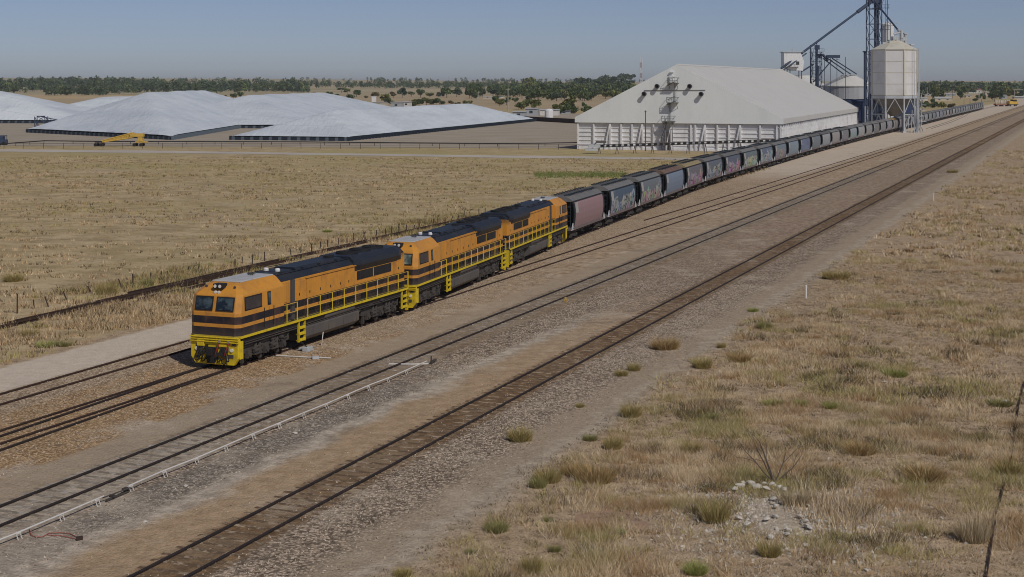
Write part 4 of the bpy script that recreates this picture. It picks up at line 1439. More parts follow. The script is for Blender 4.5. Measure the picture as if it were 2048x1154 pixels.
        m.build('pilot', 'yellow' if e > 0 else 'under', t, bevel=0.02)
        if e < 0:
            for s in (-1, 1):
                MB().box((-9.95, s * 1.2, 0.85), (0.08, 0.34, 1.3)).build('end_step', 'yellow', t)
        m = MB()
        m.box((x0 + .26 * e, -0.12, 0.72), (0.2, 0.62, 0.62)).box((x0 + .45 * e, -0.1, 0.85), (0.5, 0.26, 0.28)).box((x0 + .66 * e, -0.02, 0.85), (0.18, 0.34, 0.36)).box((x0 + .3 * e, -0.15, .38), (.15, .45, .3))
        m.build('coupler', 'black', t, bevel=0.03)
        for y, z, w_, h_ in ((-0.95, 1.0, .22, .3), (0.95, .62, .3, .16), (-1.0, .5, .26, .12), (0.72, .95, .2, .26), (-0.45, 1.28, .3, .07), (1.12, 1.2, .2, .12)):
            MB().box((x0 + .235 * e, y, z), (.05, w_, h_)).build('recess_plate', 'under', t)
        for i, (y, dz) in enumerate(((-0.72, .42), (-0.62, .34), (0.42, .5), (0.52, .42), (0.78, .46), (-0.8, .3), (0.62, .55), (-0.5, .5), (0.3, .38), (-0.9, .48))):
            pts = [(x0 + e * (.24 + .16 * math.sin(PI * k / 8)), y + 0.16 * math.sin(k * 0.8 + i), 1.15 - dz * math.sin(PI * k / 8) * 1.7 + .0 * k) for k in range(9)]
            MB().path(pts, 0.03, 6).build('brake_hose', 'black', t)
        for i, (y, dz) in enumerate(((0.36, .35), (0.9, .32))):
            pts = [(x0 + e * (.30 + .1 * math.sin(PI * k / 6)), y - 0.05 * k, 1.28 - 0.13 * k) for k in range(7)]
            MB().path(pts, 0.03, 6).build('air_hose', 'redhose', t)
        for y in (0.36, 0.88):
            MB().tube((x0 + .22 * e, y, 1.34), (x0 + .38 * e, y, 1.34), 0.07, 10).build('hose_socket', 'chrome', t)
        if e > 0:
            for y in (-1.02, 1.02):
                MB().tube((9.95, y, 0.92), (10.0, y, 0.92), 0.09, 12).build('ditch_light', 'lens', t)
    return t


def along(v):
    u = train_u(v)
    d = (train_u(v + 2) - train_u(v - 2)) / 4
    w = uv(u, v)
    h = math.atan2(AY + d * RY, AX + d * RX)
    return w, h


LL = [('lead orange locomotive at the front of the train, windscreens facing left', True, False, 74.3, PI),
      ('middle orange locomotive of three, with a pale reflection painted into its windscreen', False, True, 94.7, PI),
      ('rear orange locomotive of three, reversed with its cab beside the pink wagon', True, False, 115.8, 0)]
for lab, st, pl, v, r in LL:
    o = make_loco(lab, st, pl)
    w, h = along(v)
    o.location = (w.x, w.y, 0.10)
    o.rotation_euler = (0, 0, h + r)
    o.scale = (0.985, 1, 1)

# ------------------------------------------------------------------ grain wagons
t = NT('dusty wagon roof', 0.65)
p = t.obj()
c = t.mix(t.math('MULTIPLY', t.ss(t.noise(p, 0.8, 6, 0.7), 0.45, 0.75), 0.6), t.info('Color'), (0.25, 0.215, 0.17))
t.col(c)
M['wagonroof'] = t.m
SIDE = [(1.33, 1.16), (1.36, 1.3), (1.45, 1.75), (1.50, 2.3), (1.48, 2.85), (1.41, 3.25), (1.30, 3.52)]
ROOF = [(1.33, 3.50), (1.18, 3.68), (0.75, 3.92), (0.3, 4.02), (-0.3, 4.02), (-0.75, 3.92), (-1.18, 3.68), (-1.33, 3.50)]


M['panelpaint'] = dirty('faded white lettering panel', (0.40, 0.39, 0.37), (0.15, 0.14, 0.13), 0.6, 6.0, 0.6)


def make_wagon():
    t = thing('grain_wagon', 'wagon', 'wagon')
    m = MB()
    for s in (-1, 1):
        out = [(s * y, z) for y, z in SIDE]
        inn = [(s * (y - 0.06), z) for y, z in reversed(SIDE)]
        m.prism(out + inn, -5.55, 5.55)
    side = m.build('side_panel', 'wagonside', t)
    m = MB()
    for s in (-1, 1):
        for x in (-5.6, 5.6):
            m.prism([(s * (y + 0.035), z) for y, z in SIDE] + [(s * (y - 0.08), z) for y, z in reversed(SIDE)], x - 0.16, x + 0.16)
        m.box((0, s * 1.34, 3.52), (11.5, 0.1, 0.09))
    # dark crescent shaped bulkheads, sloping in to the hoppers
    prof = SIDE + [(1.30, 3.5)]
    full = [(y, z) for y, z in SIDE] + [(0.75, 3.86), (-0.75, 3.86)] + [(-y, z) for y, z in reversed(SIDE)]
    for e in (-1, 1):
        top = [(e * (4.0 + 1.42 * min(1, (z - 1.1) / 2.2)), y * 0.97, z) for y, z in full]
        bot = [(x - e * 0.08, y, z) for x, y, z in top]
        m.loft([top, bot])
        for y in (-0.75, 0, 0.75):
            m.tube((e * 6.35, y, 1.2), (e * 5.85, y, 3.4), 0.05, 4)
        m.box((e * 6.15, 0, 2.3), (0.06, 2.3, 0.1)).box((e * 5.95, 0, 3.1), (0.06, 2.4, 0.1))
        for k in range(5):
            m.box((e * 6.42, 1.05, 1.35 + 0.42 * k), (0.04, 0.42, 0.035))
        for y in (0.83, 1.27):
            m.tube((e * 6.42, y, 1.1), (e * 6.3, y, 3.5), 0.025, 5)
    m.build('end_frame', 'wagonend', t)
    m = MB()
    m.loft([[(x, y, z) for y, z in ROOF] for x in (-5.75, 5.75)])
    roof = m.build('roof', 'wagonroof', t)
    m = MB()
    for y in (-0.5, 0.5):
        m.box((0, y, 4.06), (11.2, 0.06, 0.06))
    for x in range(-5, 6):
        m.box((x, 0, 4.02), (0.06, 1.9, 0.05))
    m.build('roof_hatch', 'wagonend', roof)
    m = MB()
    for s in (-1, 1):
        m.box((0, s * 1.36, 1.07), (13.0, 0.1, 0.24))
        for x in range(-5, 6, 2):
            m.box((x + 1, s * 1.42, 1.13), (0.16, 0.05, 0.07))
    m.box((0, 0, 0.98), (13.1, 0.6, 0.25))
    for e in (-1, 1):
        m.box((e * 6.5, 0, 1.08), (0.16, 2.7, 0.22)).box((e * 6.0, 0, 1.14), (1.1, 2.5, 0.05))
    m.build('sill', 'sill', t)
    for e in (-1, 1):
        for s in (-1, 1):
            m = MB().prism([(e * 6.55, 1.0), (e * 5.85, 1.0), (e * 5.95, 1.62), (e * 6.0, 1.62)], s * 1.40 - 0.03, s * 1.40 + 0.03, axis='y')
            m.build('corner_bracket', 'palesteel', t)
        MB().box((e * 6.3, -0.9, 1.45), (0.12, 0.45, 0.6)).build('brake_box', 'palesteel', t)
    for s in (-1, 1):
        q = [(4.35, s * (1.505), 2.45), (5.25, s * 1.505, 2.45), (5.25, s * 1.40, 3.40), (4.35, s * 1.40, 3.40)]
        MB().slab(q[::-1] if s < 0 else q, -0.03).build('data_panel', 'panelpaint', t)
    m = MB()
    for x in (-2.6, 0, 2.6):
        m.loft([[(x - 1.2, -1.1, 1.1), (x + 1.2, -1.1, 1.1), (x + 1.2, 1.1, 1.1), (x - 1.2, 1.1, 1.1)], [(x - .35, -.4, .38), (x + .35, -.4, .38), (x + .35, .4, .38), (x - .35, .4, .38)]])
        m.box((x, 0, 0.4), (0.5, 1.9, 0.08))
    m.box((1.3, 0.9, 0.7), (0.7, 0.4, 0.4)).tube((-1.6, .95, .75), (-.9, .95, .75), .17, 8)
    m.tube((-5.0, 1.28, .85), (5.0, 1.28, .8), .03, 5)
    m.build('hopper_chute', 'under', t)
    for x in (-4.85, 4.85):
        bogie(t, x, (-0.9, 0.9), 0.44, 1.35, 0.98, False)
    for e in (-1, 1):
        MB().box((e * 6.75, 0, 0.88), (0.55, 0.24, 0.26)).box((e * 6.98, 0.05 * e, 0.88), (0.16, 0.36, 0.34)).build('coupler', 'black', t)
    return t


wag = make_wagon()
# one colour each, from the front of the train backwards (last value: 1 = no spray paint)
WC = [((0.31, 0.195, 0.20), 1, 'mauve pink side, clean'), ((0.068, 0.101, 0.147), 0, 'navy grey side with yellow green graffiti low down'), ((0.146, 0.166, 0.186), 0, 'grey side with pale graffiti'), ((0.185, 0.233, 0.311), 1, 'plain blue grey side'),
      ((0.146, 0.139, 0.155), 0, 'brownish side with sprayed lettering'), ((0.118, 0.133, 0.164), 0, 'dark grey side with red marks'), ((0.095, 0.113, 0.155), 0, 'charcoal side with blue graffiti'), ((0.130, 0.166, 0.179), 0, 'grey green side with pale graffiti'),
      ((0.112, 0.139, 0.202), 0, 'slate side with red and blue graffiti'), ((0.158, 0.199, 0.233), 0.4, 'faded grey side with pale scrawl'), ((0.214, 0.259, 0.311), 0.8, 'light grey side'), ((0.124, 0.146, 0.233), 0.6, 'bluish grey side')]
G = random.Random(12)
N_W = 50
for i in range(N_W):
    o = wag if i == 0 else copy_tree(wag, None, 2 if i < 16 else 1)
    if i < len(WC):
        c, a, d = WC[i]
    else:
        k = G.uniform(0.17, 0.34)
        tint = G.choice([(1, 1.02, 1.03), (0.9, 0.92, 1.12), (1.08, 1.0, 0.97), (0.86, 0.98, 1.1), (1.0, 1.0, 1.0)])
        c, a, d = tuple(k * x for x in tint), G.choice([0.5, 0.7, 1, 1]), 'weathered grey side'
    w, h = along(126.4 + 7.05 + 14.1 * i)
    o.location = (w.x, w.y, 0.10)
    o.rotation_euler = (0, 0, h + PI)
    tag(o, 'grain wagon, %s behind the locomotives, %s' % (nth(i + 1), d), 'wagon', 'grain wagons of the long train')
    rc = G.uniform(0.11, 0.2)
    rc = {3: (0.16, 0.10, 0.08), 4: (0.3, 0.24, 0.13), 22: (0.32, 0.22, 0.10), 26: (0.34, 0.23, 0.10)}.get(i, (rc, rc, rc * 1.02))
    for k in bpy.data.objects if False else [x for x in o.children]:
        if k.name.startswith('side_panel'):
            k.color = (*c, a)
        elif k.name.startswith('roof'):
            k.color = (*rc, 1)

# ------------------------------------------------------------------ big shed
SR = -R(19.2)
shed = thing('grain_shed', 'huge white gabled grain shed with ribbed roof beside the train', 'shed', (34.9, 316.5, 0), SR)
SW, SL, EV, EV2, AP = 21.8, 140.0, 5.8, 6.9, 18.2
m = MB()
m.prism([(-SW, 0), (SW, 0), (SW, EV + .4), (-SW, EV + .4)], 0.0, SL, axis='y')
m.box((0, SL / 2, 0.25), (2 * SW + .5, SL + .5, 0.5))
m.build('wall', 'shedwall', shed)
# roof with a deep fascia, overhanging
m = MB()
o_ = 0.6
m.prism([(-SW - o_, EV), (-SW - o_ + .12, EV), (-SW - o_ + .12, EV2 - .1), (0, AP - .2), (SW + o_ - .12, EV2 - .1), (SW + o_ - .12, EV), (SW + o_, EV), (SW + o_, EV2), (0, AP), (-SW - o_, EV2)], -o_ + .06, SL + o_, axis='y')
roof = m.build('roof', 'shedroof', shed)
m = MB()
m.prism([(-SW - o_, EV - .05), (SW + o_, EV - .05), (SW + o_, EV2 - .02), (0, AP - .02), (-SW - o_, EV2 - .02)], -o_ - .04, -o_ + .055, axis='y')
m.build('gable', 'shedgable', shed)
m = MB()
m.prism([(-SW - o_ + .2, EV), (SW + o_ - .2, EV), (SW + o_ - .2, EV2 - .12), (0, AP - .3), (-SW - o_ + .2, EV2 - .12)], SL + .2, SL + o_ - .05, axis='y')
m.build('gable', 'shedgable', shed)
MB().prism([(-0.5, AP - .2), (0, AP + .12), (0.5, AP - .2), (0, AP - .05)], -o_, SL + o_, axis='y').build('ridge_cap', 'shedroof', shed)
xs = [(z - 95) / 1355.0 * 2 * SW - SW for z in (95, 205, 320, 395, 470, 540, 615, 735, 865, 895, 960, 1040, 1115, 1190, 1318, 1425, 1450)]
for i, x in enumerate(xs):
    b = MB()
    b.box((x, -0.22, EV / 2 - .1), (0.34, 0.46, EV - .25))
    if i in (2, 5, 7, 10, 13):
        b.prism([(x, EV - .3), (x - .2, EV - .3), (x - 1.35, 0.0), (x - 1.0, 0.0)], -0.62, -0.30, axis='y')
    b.build('wall_post', 'shedwall', shed)
m = MB()
for z in (1.0, 2.0, 2.9, 3.8, 4.7):
    for a, b in zip(xs[:-1], xs[1:]):
        if b - a > 0.6:
            m.box(((a + b) / 2, -0.07, z), (b - a - .36, 0.14, 0.16))
m.build('wall_rails', 'shedwall', shed)
for k in range(44):
    y = 1.2 + k * 3.2
    b = MB()
    b.prism([(SW + .02, 0), (SW + .75, 0), (SW + .42, EV - .1), (SW + .02, EV - .1)], y - .12, y + .12, axis='y')
    b.build('wall_post', 'shedwall', shed)
m = MB()
m.box((SW - .2, -0.3, EV - .9), (1.6, 0.3, 0.16), ry=0.5)
for z in (1.1, 2.3, 3.5, 4.6):
    m.box((SW + .05, SL / 2, z), (0.1, SL - .5, 0.14))
m.build('wall_rails', 'shedwall', shed)


def gx(px):
    """photo column on the shed front -> x on the gable"""
    return (px - 1157.0) / (1552.0 - 1157.0) * 2 * SW - SW


def gz(py):
    return H - (py - HZ) * 316.5 / F


# stairs and landings up the gable
m = MB()
cx = gx(1339)


def landing(x, z, w, d=1.5):
    m.box((x, -o_ - d / 2 - .05, z), (w, d, 0.1))
    for zz in (0.55, 1.1):
        m.tube((x - w / 2, -o_ - d, z + zz), (x + w / 2, -o_ - d, z + zz), 0.05, 5)
    for k in range(5):
        xx = x - w / 2 + w * k / 4
        m.tube((xx, -o_ - d, z), (xx, -o_ - d, z + 1.1), 0.05, 5)
    for s in (-1, 1):
        m.tube((x + s * w / 2, -o_ - .05, z + 1.1), (x + s * w / 2, -o_ - d, z + 1.1), 0.05, 5)
        m.tube((x + s * w / 2 * .8, -o_ - .05, z - 1.2), (x + s * w / 2 * .8, -o_ - d, z), 0.06, 5)


def flight(x0, z0, x1, z1):
    for y in (-o_ - .3, -o_ - 1.1):
        m.tube((x0, y, z0), (x1, y, z1), 0.09, 4)
        m.tube((x0, y, z0 + 1), (x1, y, z1 + 1), 0.04, 5)
    n = 10
    for k in range(n):
        m.box((x0 + (x1 - x0) * k / n, -o_ - .7, z0 + (z1 - z0) * k / n), (0.3, 0.9, 0.06))


landing(gx(1340), 6.2, 2.7)
landing(gx(1348), gz(205), 2.3)
landing(gx(1349), gz(166), 2.2)
flight(gx(1326), 3.0, gx(1336), 6.0)
flight(gx(1338), gz(209), gx(1352), gz(202))
flight(gx(1338), gz(171), gx(1352), gz(163))
for x in (gx(1341), gx(1343.5)):
    m.tube((x, -o_ - .3, 6.2), (x, -o_ - .3, gz(205)), 0.05, 5)
for x in (gx(1351), gx(1353.5)):
    m.tube((x, -o_ - .3, gz(205)), (x, -o_ - .3, gz(166)), 0.05, 5)
m.tube((gx(1326), -0.9, 0), (gx(1326), -0.9, 3.0), 0.1, 5).tube((gx(1333), -0.9, 0), (gx(1333), -0.9, 6.1), 0.1, 5).tube((gx(1349), -1.4, 0), (gx(1347), -1.4, 6.1), 0.1, 5)
for k in range(9):
    m.box((gx(1329), -0.9, 0.4 + .3 * k), (0.7, 0.7, 0.05))
m.build('staircase', 'stairgrey', shed)
MB().box((gx(1337), -0.35, 1.9), (1.1, 0.5, 3.8)).build('door', 'tank', shed)
MB().box((gx(1345), -o_ - .25, gz(158)), (0.9, 0.4, 1.5)).box((gx(1345), -o_ - .3, gz(144)), (0.8, 0.5, 0.2)).build('access_hatch', 'shedgable', shed)
for px, py in ((1292, 188), (1317.5, 172.5), (1381, 172.5), (1403, 188)):
    v = MB()
    v.lathe([(0.42, 0), (0.42, 0.75), (0.50, 0.75), (0.50, 0.95), (0.36, 0.95), (0.36, 0.5), (0, 0.5)], (0, 0, 0), 16)
    v.v = [(a, -c - o_ - .03, b) for a, b, c in v.v]
    q = v.build('roof_vent', 'greystrip', shed)
    q.location = (gx(px), 0, gz(py))
MB().tube((gx(1291), -o_ - .12, gz(181)), (gx(1410), -o_ - .12, gz(180)), 0.07, 6).build('vent_pipe', 'hopper', shed)
o = thing('vent_stack', 'thin dark pole standing before the shed front, left half', 'pole', (27.9, 313.5, 0), 0)
MB().tube((0, 0, 0), (0, 0, 8.2), 0.12, 8, 0.09).lathe([(.2, 0), (.2, .25), (0, .4)], (0, 0, 8.15), 8).build('shaft', 'tank', o)

# head house on the ridge end
m = MB()
hh = thing('head_house', 'white boxy conveyor house perched over the shed ridge end', 'hut', (0, 0, 0), 0)
b = MB()
hx0, hx1, hy = far(1565, 452).x, far(1607, 452).x, 452
zt, zb = hgt(105, 452), hgt(141, 452)
b.prism([(hx0, zb + 1.2), (hx0 + 2.4, zb), (hx1 - .6, zb - .1), (hx1 - .3, zb + 2.8), (hx1 - 1.3, zt), (hx0, zt)], hy - 2.4, hy + 2.6, axis='y')
b.build('body', 'white', hh, bevel=0.04)
MB().box(((hx0 + hx1) / 2 - .4, hy, zt + .12), (hx1 - hx0, 5.4, 0.2)).box(((hx0 + hx1) / 2, hy, zt + .6), (.5, .5, 1.0)).build('roof', 'palesteel', hh)
MB().box((hx0 + 4.1, hy - 2.42, zb + 2.2), (1.0, 0.1, 1.0)).build('window', 'glass', hh)
m = MB()
for k in range(5):
    x = hx0 + 0.4 + k * 0.9
    m.tube((x, hy - 3.3, zb + 1.1 - k * .1), (x, hy - 3.3, zb + 2.1 - k * .1), 0.04, 5)
m.tube((hx0, hy - 3.3, zb + 2.1), (hx0 + 4, hy - 3.3, zb + 1.7), 0.04, 5)
m.box((hx0 + 2, hy - 2.9, zb + 1.0), (4.4, 1.0, 0.12))
for x in (hx0 + 1, hx1 - 1.0):
    for y in (hy - 2, hy + 2):
        m.tube((x, y, zb + .5), (x, y, 6.0 if x > 84 else 14), 0.14, 6)
m.build('platform', 'tank', hh)

# ------------------------------------------------------------------ loading silo over the track
SC = Vector((110.8, 435.0, 0))
silo = thing('loading_silo', 'cream octagonal loading silo on braced legs over the train', 'silo', SC, R(10))
NS = 8
R0 = 6.75
ring = lambda r, z, k=0.0: [(r * math.cos(2 * PI * (i + k) / NS), r * math.sin(2 * PI * (i + k) / NS), z) for i in range(NS)]
m = MB().loft([ring(R0, 10.7), ring(R0, 23.7)])
body = m.build('bin', 'silowall', silo)
m = MB()
for z in (10.7, 13.95, 17.2, 20.45, 23.6):
    m.loft([ring(R0 + .05, z - .09), ring(R0 + .05, z + .09)])
for i in range(NS):
    a = 2 * PI * i / NS
    m.box(((R0 + .02) * math.cos(a), (R0 + .02) * math.sin(a), 17.2), (0.22, 0.34, 13.0), rz=a)
m.build('bin_ribs', 'silocone', silo)
MB().loft([ring(R0 + .25, 23.75), ring(R0 + .25, 23.9), ring(1.9, 26.4), ring(1.9, 26.7)]).build('roof_cone', 'silocone', silo)
MB().loft([ring(R0 - .25, 10.65), ring(R0 - .6, 9.6), ring(1.5, 4.9), ring(1.2, 4.6)]).build('hopper', 'hopper', silo)
MB().loft([ring(R0 + .12, 9.75), ring(R0 + .12, 10.55), ring(R0 - .25, 10.56), ring(R0 - .25, 9.74)]).build('ring_beam', 'palesteel', silo)
for i in range(NS):
    p = ring(R0 - .05, 0)[i]
    l = MB().tube((p[0], p[1], 0), (p[0], p[1], 9.8), 0.27, 8).box((p[0], p[1], 0.2), (1.0, 1.0, 0.4))
    l.build('leg', 'palesteel', silo)
m = MB()
for i in range(NS):
    a, b = ring(R0 - .05, 0)[i], ring(R0 - .05, 0)[(i + 1) % NS]
    A, B = Vector(a), Vector(b)
    mid = (A + B) / 2
    gate = abs(mid.normalized().dot(Vector((math.cos(ROT - R(10)), math.sin(ROT - R(10)), 0)))) > 0.85
    up = Vector((0, 0, 1))
    m.tube(A + up * 5.2, mid + up * 9.7, 0.13, 4).tube(B + up * 5.2, mid + up * 9.7, 0.13, 4)
    if not gate:
        m.tube(A + up * 5.2, B + up * 5.2, 0.15, 4)
        m.tube(A + up * .2, mid + up * 5.1, 0.13, 4).tube(B + up * .2, mid + up * 5.1, 0.13, 4)
m.build('bracing', 'palesteel', silo)
m = MB()
for k in range(7):
    a = R(-62 + 7 * k)
    m.tube((7.2 * math.cos(a), 7.2 * math.sin(a), 0), (7.0 * math.cos(a), 7.0 * math.sin(a), 10 if k % 3 else 24.2), 0.11, 6)
for k in range(26):
    m.box((7.3 * math.cos(R(-38)), 7.3 * math.sin(R(-38)), 0.5 + .9 * k), (0.5, 0.5, 0.05))
for k in range(4):
    m.tube((6.9, -4.5 + k * .4, 0.0 + k * 2.4), (7.4, -1.5 + k * .3, 2.4 + k * 2.4), 0.1, 5).tube((7.4, -1.5, 2.4 + k * 2.4), (6.9, -4.5, 4.8 + k * 2.4), .1, 5)
for k in range(5):
    m.tube((5.2 - k, -6.6, 0), (5.6 - k, -6.4 , 10.0 - k * 1.2), .1, 6)
for k in range(6):
    m.box((6.9, -3.6, 1.5 + 1.6 * k), (1.6, 2.6, .1)).tube((6.3, -4.8, 1.5 + 1.6 * k), (7.4, -2.4, 3.1 + 1.6 * k), .09, 4)
m.build('ladder', 'palesteel', silo)
m = MB()
m.box((0.4, -.4, 27.2), (2.4, 1.6, 1.0)).tube((1.7, -1.2, 26.2), (1.7, -1.2, 29.4), .5, 10).tube((3.2, -.6, 25.6), (3.2, -.6, 28.7), .45, 10).box((3.2, -.6, 28.5), (1.1, 1.1, .3)).tube((-.5, -1, 28.3), (1.6, -1.2, 28.9), .32, 8)
m.box((-3.2, 0.0, 25.6), (1.0, 1.0, .8)).box((-2.0, -1.6, 26.1), (.5, .5, .8)).box((2.4, -1, 27.0), (2.2, .1, 1.0)).tube((4.0, -2, 25.2), (5.4, -1.4, 25.2), .35, 8)
for k in range(7):
    m.tube((-1.6 + k * .7, -2.0, 26.4), (-1.6 + k * .7, -2.0, 27.5), .05, 4)
m.tube((-1.6, -2.0, 27.5), (2.6, -2.0, 27.5), .05, 4)
m.build('roof_machinery', 'palesteel', silo)


def lattice(m, x0, x1, y0, y1, z0, z1, bay, r, mi=0, flip=True):
    cs = [(x0, y0), (x1, y0), (x1, y1), (x0, y1)]
    for c in cs:
        m.tube((*c, z0), (*c, z1), r * 1.5, 5)
    n = max(1, int((z1 - z0) / bay))
    for k in range(n):
        a, b = z0 + (z1 - z0) * k / n, z0 + (z1 - z0) * (k + 1) / n
        for i in range(4):
            p, q = cs[i], cs[(i + 1) % 4]
            m.tube((*p, a), (*q, a), r, 4)
            if k % 2:
                m.tube((*p, a), (*q, b), r, 4)
            else:
                m.tube((*q, a), (*p, b), r, 4)
    return m


# blue elevator tower
TX = far(1748, 458).x
tw = thing('elevator_tower', 'tall dark blue lattice elevator tower rising out of the photo top', 'tower', (TX, 458, 0), 0)
lattice(MB(), -1.9, 1.9, -1.9, 1.9, 0, 46, 4.4, 0.10).build('frame', 'bluesteel', tw)
m = MB()
m.box((0.35, 0, 22), (0.55, 0.7, 44)).box((1.1, .4, 22), (.4, .5, 44))
m.build('bucket_casing', 'bluesteel', tw)
m = MB()
for z in (5, 11, 17.5, 24, 30.5, 37):
    m.box((1.6, -1.9, z), (5.2, 1.1, 0.12))
    m.tube((-1, -2.4, z + 1), (4.2, -2.4, z + 1), .05, 4)
    for k in range(5):
        m.tube((-.6 + k * 1.1, -2.4, z), (-.6 + k * 1.1, -2.4, z + 1), .04, 4)
m.tube((3.6, -1.9, 0), (3.6, -1.9, 46), .10, 5).tube((3.1, -1.9, 0), (3.1, -1.9, 46), .06, 5)
for k in range(5):
    m.tube((1.9, -1.9, 6 + k * 8), (3.6, -1.9, 10 + k * 8), .06, 4)
m.build('platforms', 'bluesteel', tw)
m = MB()
m.box((0.2, 0, 41), (3.4, 2.6, 5.0)).box((1.2, 0, 37.6), (1.4, 1.6, 2.2))
m.build('head_casing', 'bluesteel', tw)

# spouts
sp = thing('grain_spout', 'long blue tube sloping from the tower down to the shed ridge', 'conveyor')
a_, b_ = Vector((TX - 1.6, 457, hgt(6, 457))), far(1562, 449, hgt(137, 449))
m = MB().tube(a_, b_, 0.34, 10)
m.tube(a_, a_.lerp(b_, 0.14), 0.55, 10)
m.build('tube', 'bluesteel', sp)
m = MB()
c_ = a_.lerp(b_, 0.12) + Vector((0, 0, -1.2))
for f in (0.60, 0.9):
    q_ = a_.lerp(b_, f)
    m.tube(q_, (q_.x, q_.y, 8 if f < 0.8 else 16), .12, 6)
m.tube(a_.lerp(b_, .72) + Vector((0, -.5, -1.0)), b_ + Vector((0.5, -.5, -.6)), .22, 8)
m.build('prop', 'bluesteel', sp)
sp = thing('grain_spout', 'short dark tube sloping from the tower down to the cream silo top', 'conveyor')
a_, b_ = Vector((TX - .4, 455.5, hgt(2, 455))), Vector((SC.x + 1.2, 434.2, 29.2))
MB().tube(a_, b_, 0.27, 10).build('tube', 'bluesteel', sp)
MB().lathe([(.27, -.4), (.5, .1), (.5, .5), (.2, .7)], b_, 10).build('chute', 'palesteel', sp)
# bins behind
bn = thing('tall_bin', 'narrow white bin rising behind the cream silo roof', 'silo', (far(1775, 476).x, 476, 0))
MB().lathe([(2.0, 0), (2.0, 32.4), (2.15, 32.4), (2.15, 32.9), (1.2, 33.4), (0, 33.5)], (0, 0, 0), 20).build('shell', 'white', bn, smooth=False)
m = MB()
m.tube((0.5, -2.1, 0), (0.5, -2.1, 34.5), .16, 6).tube((-.9, -2.1, 0), (-.9, -2.1, 33.5), .08, 6)
m.tube((2.2, 0, 33.1), (3.1, 0, 33.1), .12, 5)
m.build('pipe', 'palesteel', bn)
bn = thing('tall_bin', 'white round bin half hidden behind the cream silo, beside the tower', 'silo', (far(1782, 482).x, 482, 0))
m = MB().lathe([(7.1, 0), (7.1, 24.0), (7.3, 24.0), (7.3, 24.4), (1.5, 27), (0, 27)], (0, 0, 0), 28)
m.build('shell', 'white', bn)
MB().lathe([(7.25, 0), (7.25, 10.5), (7.1, 10.5)], (0, 0, 0), 28).build('base', 'bluesilo', bn)
m = MB()
for z in (6, 10, 14, 18, 22):
    m.lathe([(7.1, -.06), (7.16, 0), (7.1, .06)], (0, 0, z), 28, cap=False)
m.build('hoops', 'tank', bn)
o = thing('blue_duct', 'slim blue vertical duct left of the elevator tower', 'duct', (far(1730, 470).x, 470, 0))
MB().tube((0, 0, 0), (0, 0, hgt(103, 470)), .42, 10).lathe([(.42, 0), (.75, .1), (.75, .4), (0, .5)], (0, 0, hgt(103, 470) - .3), 10).build('shaft', 'bluesteel', o)

# squat silos
def squat(label, px, Y, r, blue=True):
    t = thing('flat_silo', label, 'silo', (far(px, Y).x, Y, 0))
    MB().lathe([(r, 8.7), (r, 13.1)], (0, 0, 0), 32).build('wall', 'flatsilo', t)
    MB().lathe([(r + .3, 13.0), (r + .3, 13.25), (2.6, 16.7), (2.6, 16.9), (0, 17.0)], (0, 0, 0), 32).build('roof', 'shedroof', t)
    MB().lathe([(r - .25, 0), (r - .25, 8.6)], (0, 0, 0), 32).build('base', 'bluesilo', t)
    return t


squat('broad pale silo with a white cone roof and navy base, right of the shed', 1697, 520, 8.8)
squat('pale cone roofed silo mostly hidden behind the shed ridge', 1606, 540, 8.2)
o = thing('navy_building', 'navy blue annex wall at the far end of the shed', 'building', (far(1718, 470).x, 470, 0), SR)
m = MB().box((0, 0, 4.2), (3.4, 8, 8.4))
m.build('wall', 'bluesilo', o)
MB().prism([(-1.9, 8.35), (1.9, 8.35), (1.9, 8.5), (-1.9, 9.1)], -4.2, 4.2, axis='y').build('roof', 'bluesilo', o)
MB().box((2.6, -3.0, 3.5), (1.0, 1.0, 7.0)).build('column', 'palesteel', o)
# second tower with gantry and spouts
T2 = far(1633, 505).x
t2 = thing('elevator_tower', 'smaller grey blue lattice tower behind the shed roof', 'tower', (T2, 505, 0))
lattice(MB(), -1.5, 1.5, -1.5, 1.5, 0, 24.5, 3.0, 0.08).build('frame', 'bluesteel', t2)
m = MB()
m.box((0.0, 0, 13), (.7, .7, 26)).box((0.2, 0, 26.2), (1.5, 1.3, 1.5)).box((0, 0, 24.6), (4.2, 3.4, .15)).box((0.9, 0, 23.2), (1.6, 1.2, 1.5))
m.path([(0.3, -1.5, 20), (.1, -1.6, 14), (.8, -1.6, 11), (2.4, -1.6, 9.5)], .4, 8)
for k in range(7):
    m.tube((-2 + k * .7, -1.7, 24.6), (-2 + k * .7, -1.7, 25.7), .05, 4)
m.tube((-2, -1.7, 25.7), (2.2, -1.7, 25.7), .05, 4)
m.build('bucket_casing', 'bluesteel', t2)
m = MB()
gx1 = far(1671, 505).x - T2
m.box(((gx1 + 2) / 2 + 1.4, 0, hgt(113, 505)), (gx1 - 2, 1.4, 1.0))
m.tube((2.0, 0, 23.8), (4.0, 0, 21.8), .45, 8)
for f in (0.3, 0.62, 0.95, 1.4):
    m.tube((gx1 * f + .8, 0, 0), (gx1 * f + .8, 0, hgt(114, 505)), .09, 5)
m.tube((gx1, 0, 22.3), (gx1 + 1.5, 0, 21.9), .06, 5)
m.build('gantry', 'bluesteel', t2)
m = MB()
for i, (px, py) in enumerate(((1687, 148), (1701, 148), (1713, 148))):
    q = far(px, 518, hgt(py, 518)) - Vector((T2, 505, 0))
    m.tube((gx1 * (.35 + .25 * i), 0.2 * i, hgt(117, 505)), q, .2, 8)
q = far(1605, 500, hgt(142, 500)) - Vector((T2, 505, 0))
m.tube((-1, 0, 20.5), q, .25, 8)
m.tube((gx1 * .8, -.6, hgt(120, 505)), (-1.2, -.6, 14.5), .2, 8)
m.build('spouts', 'bluesteel', t2)
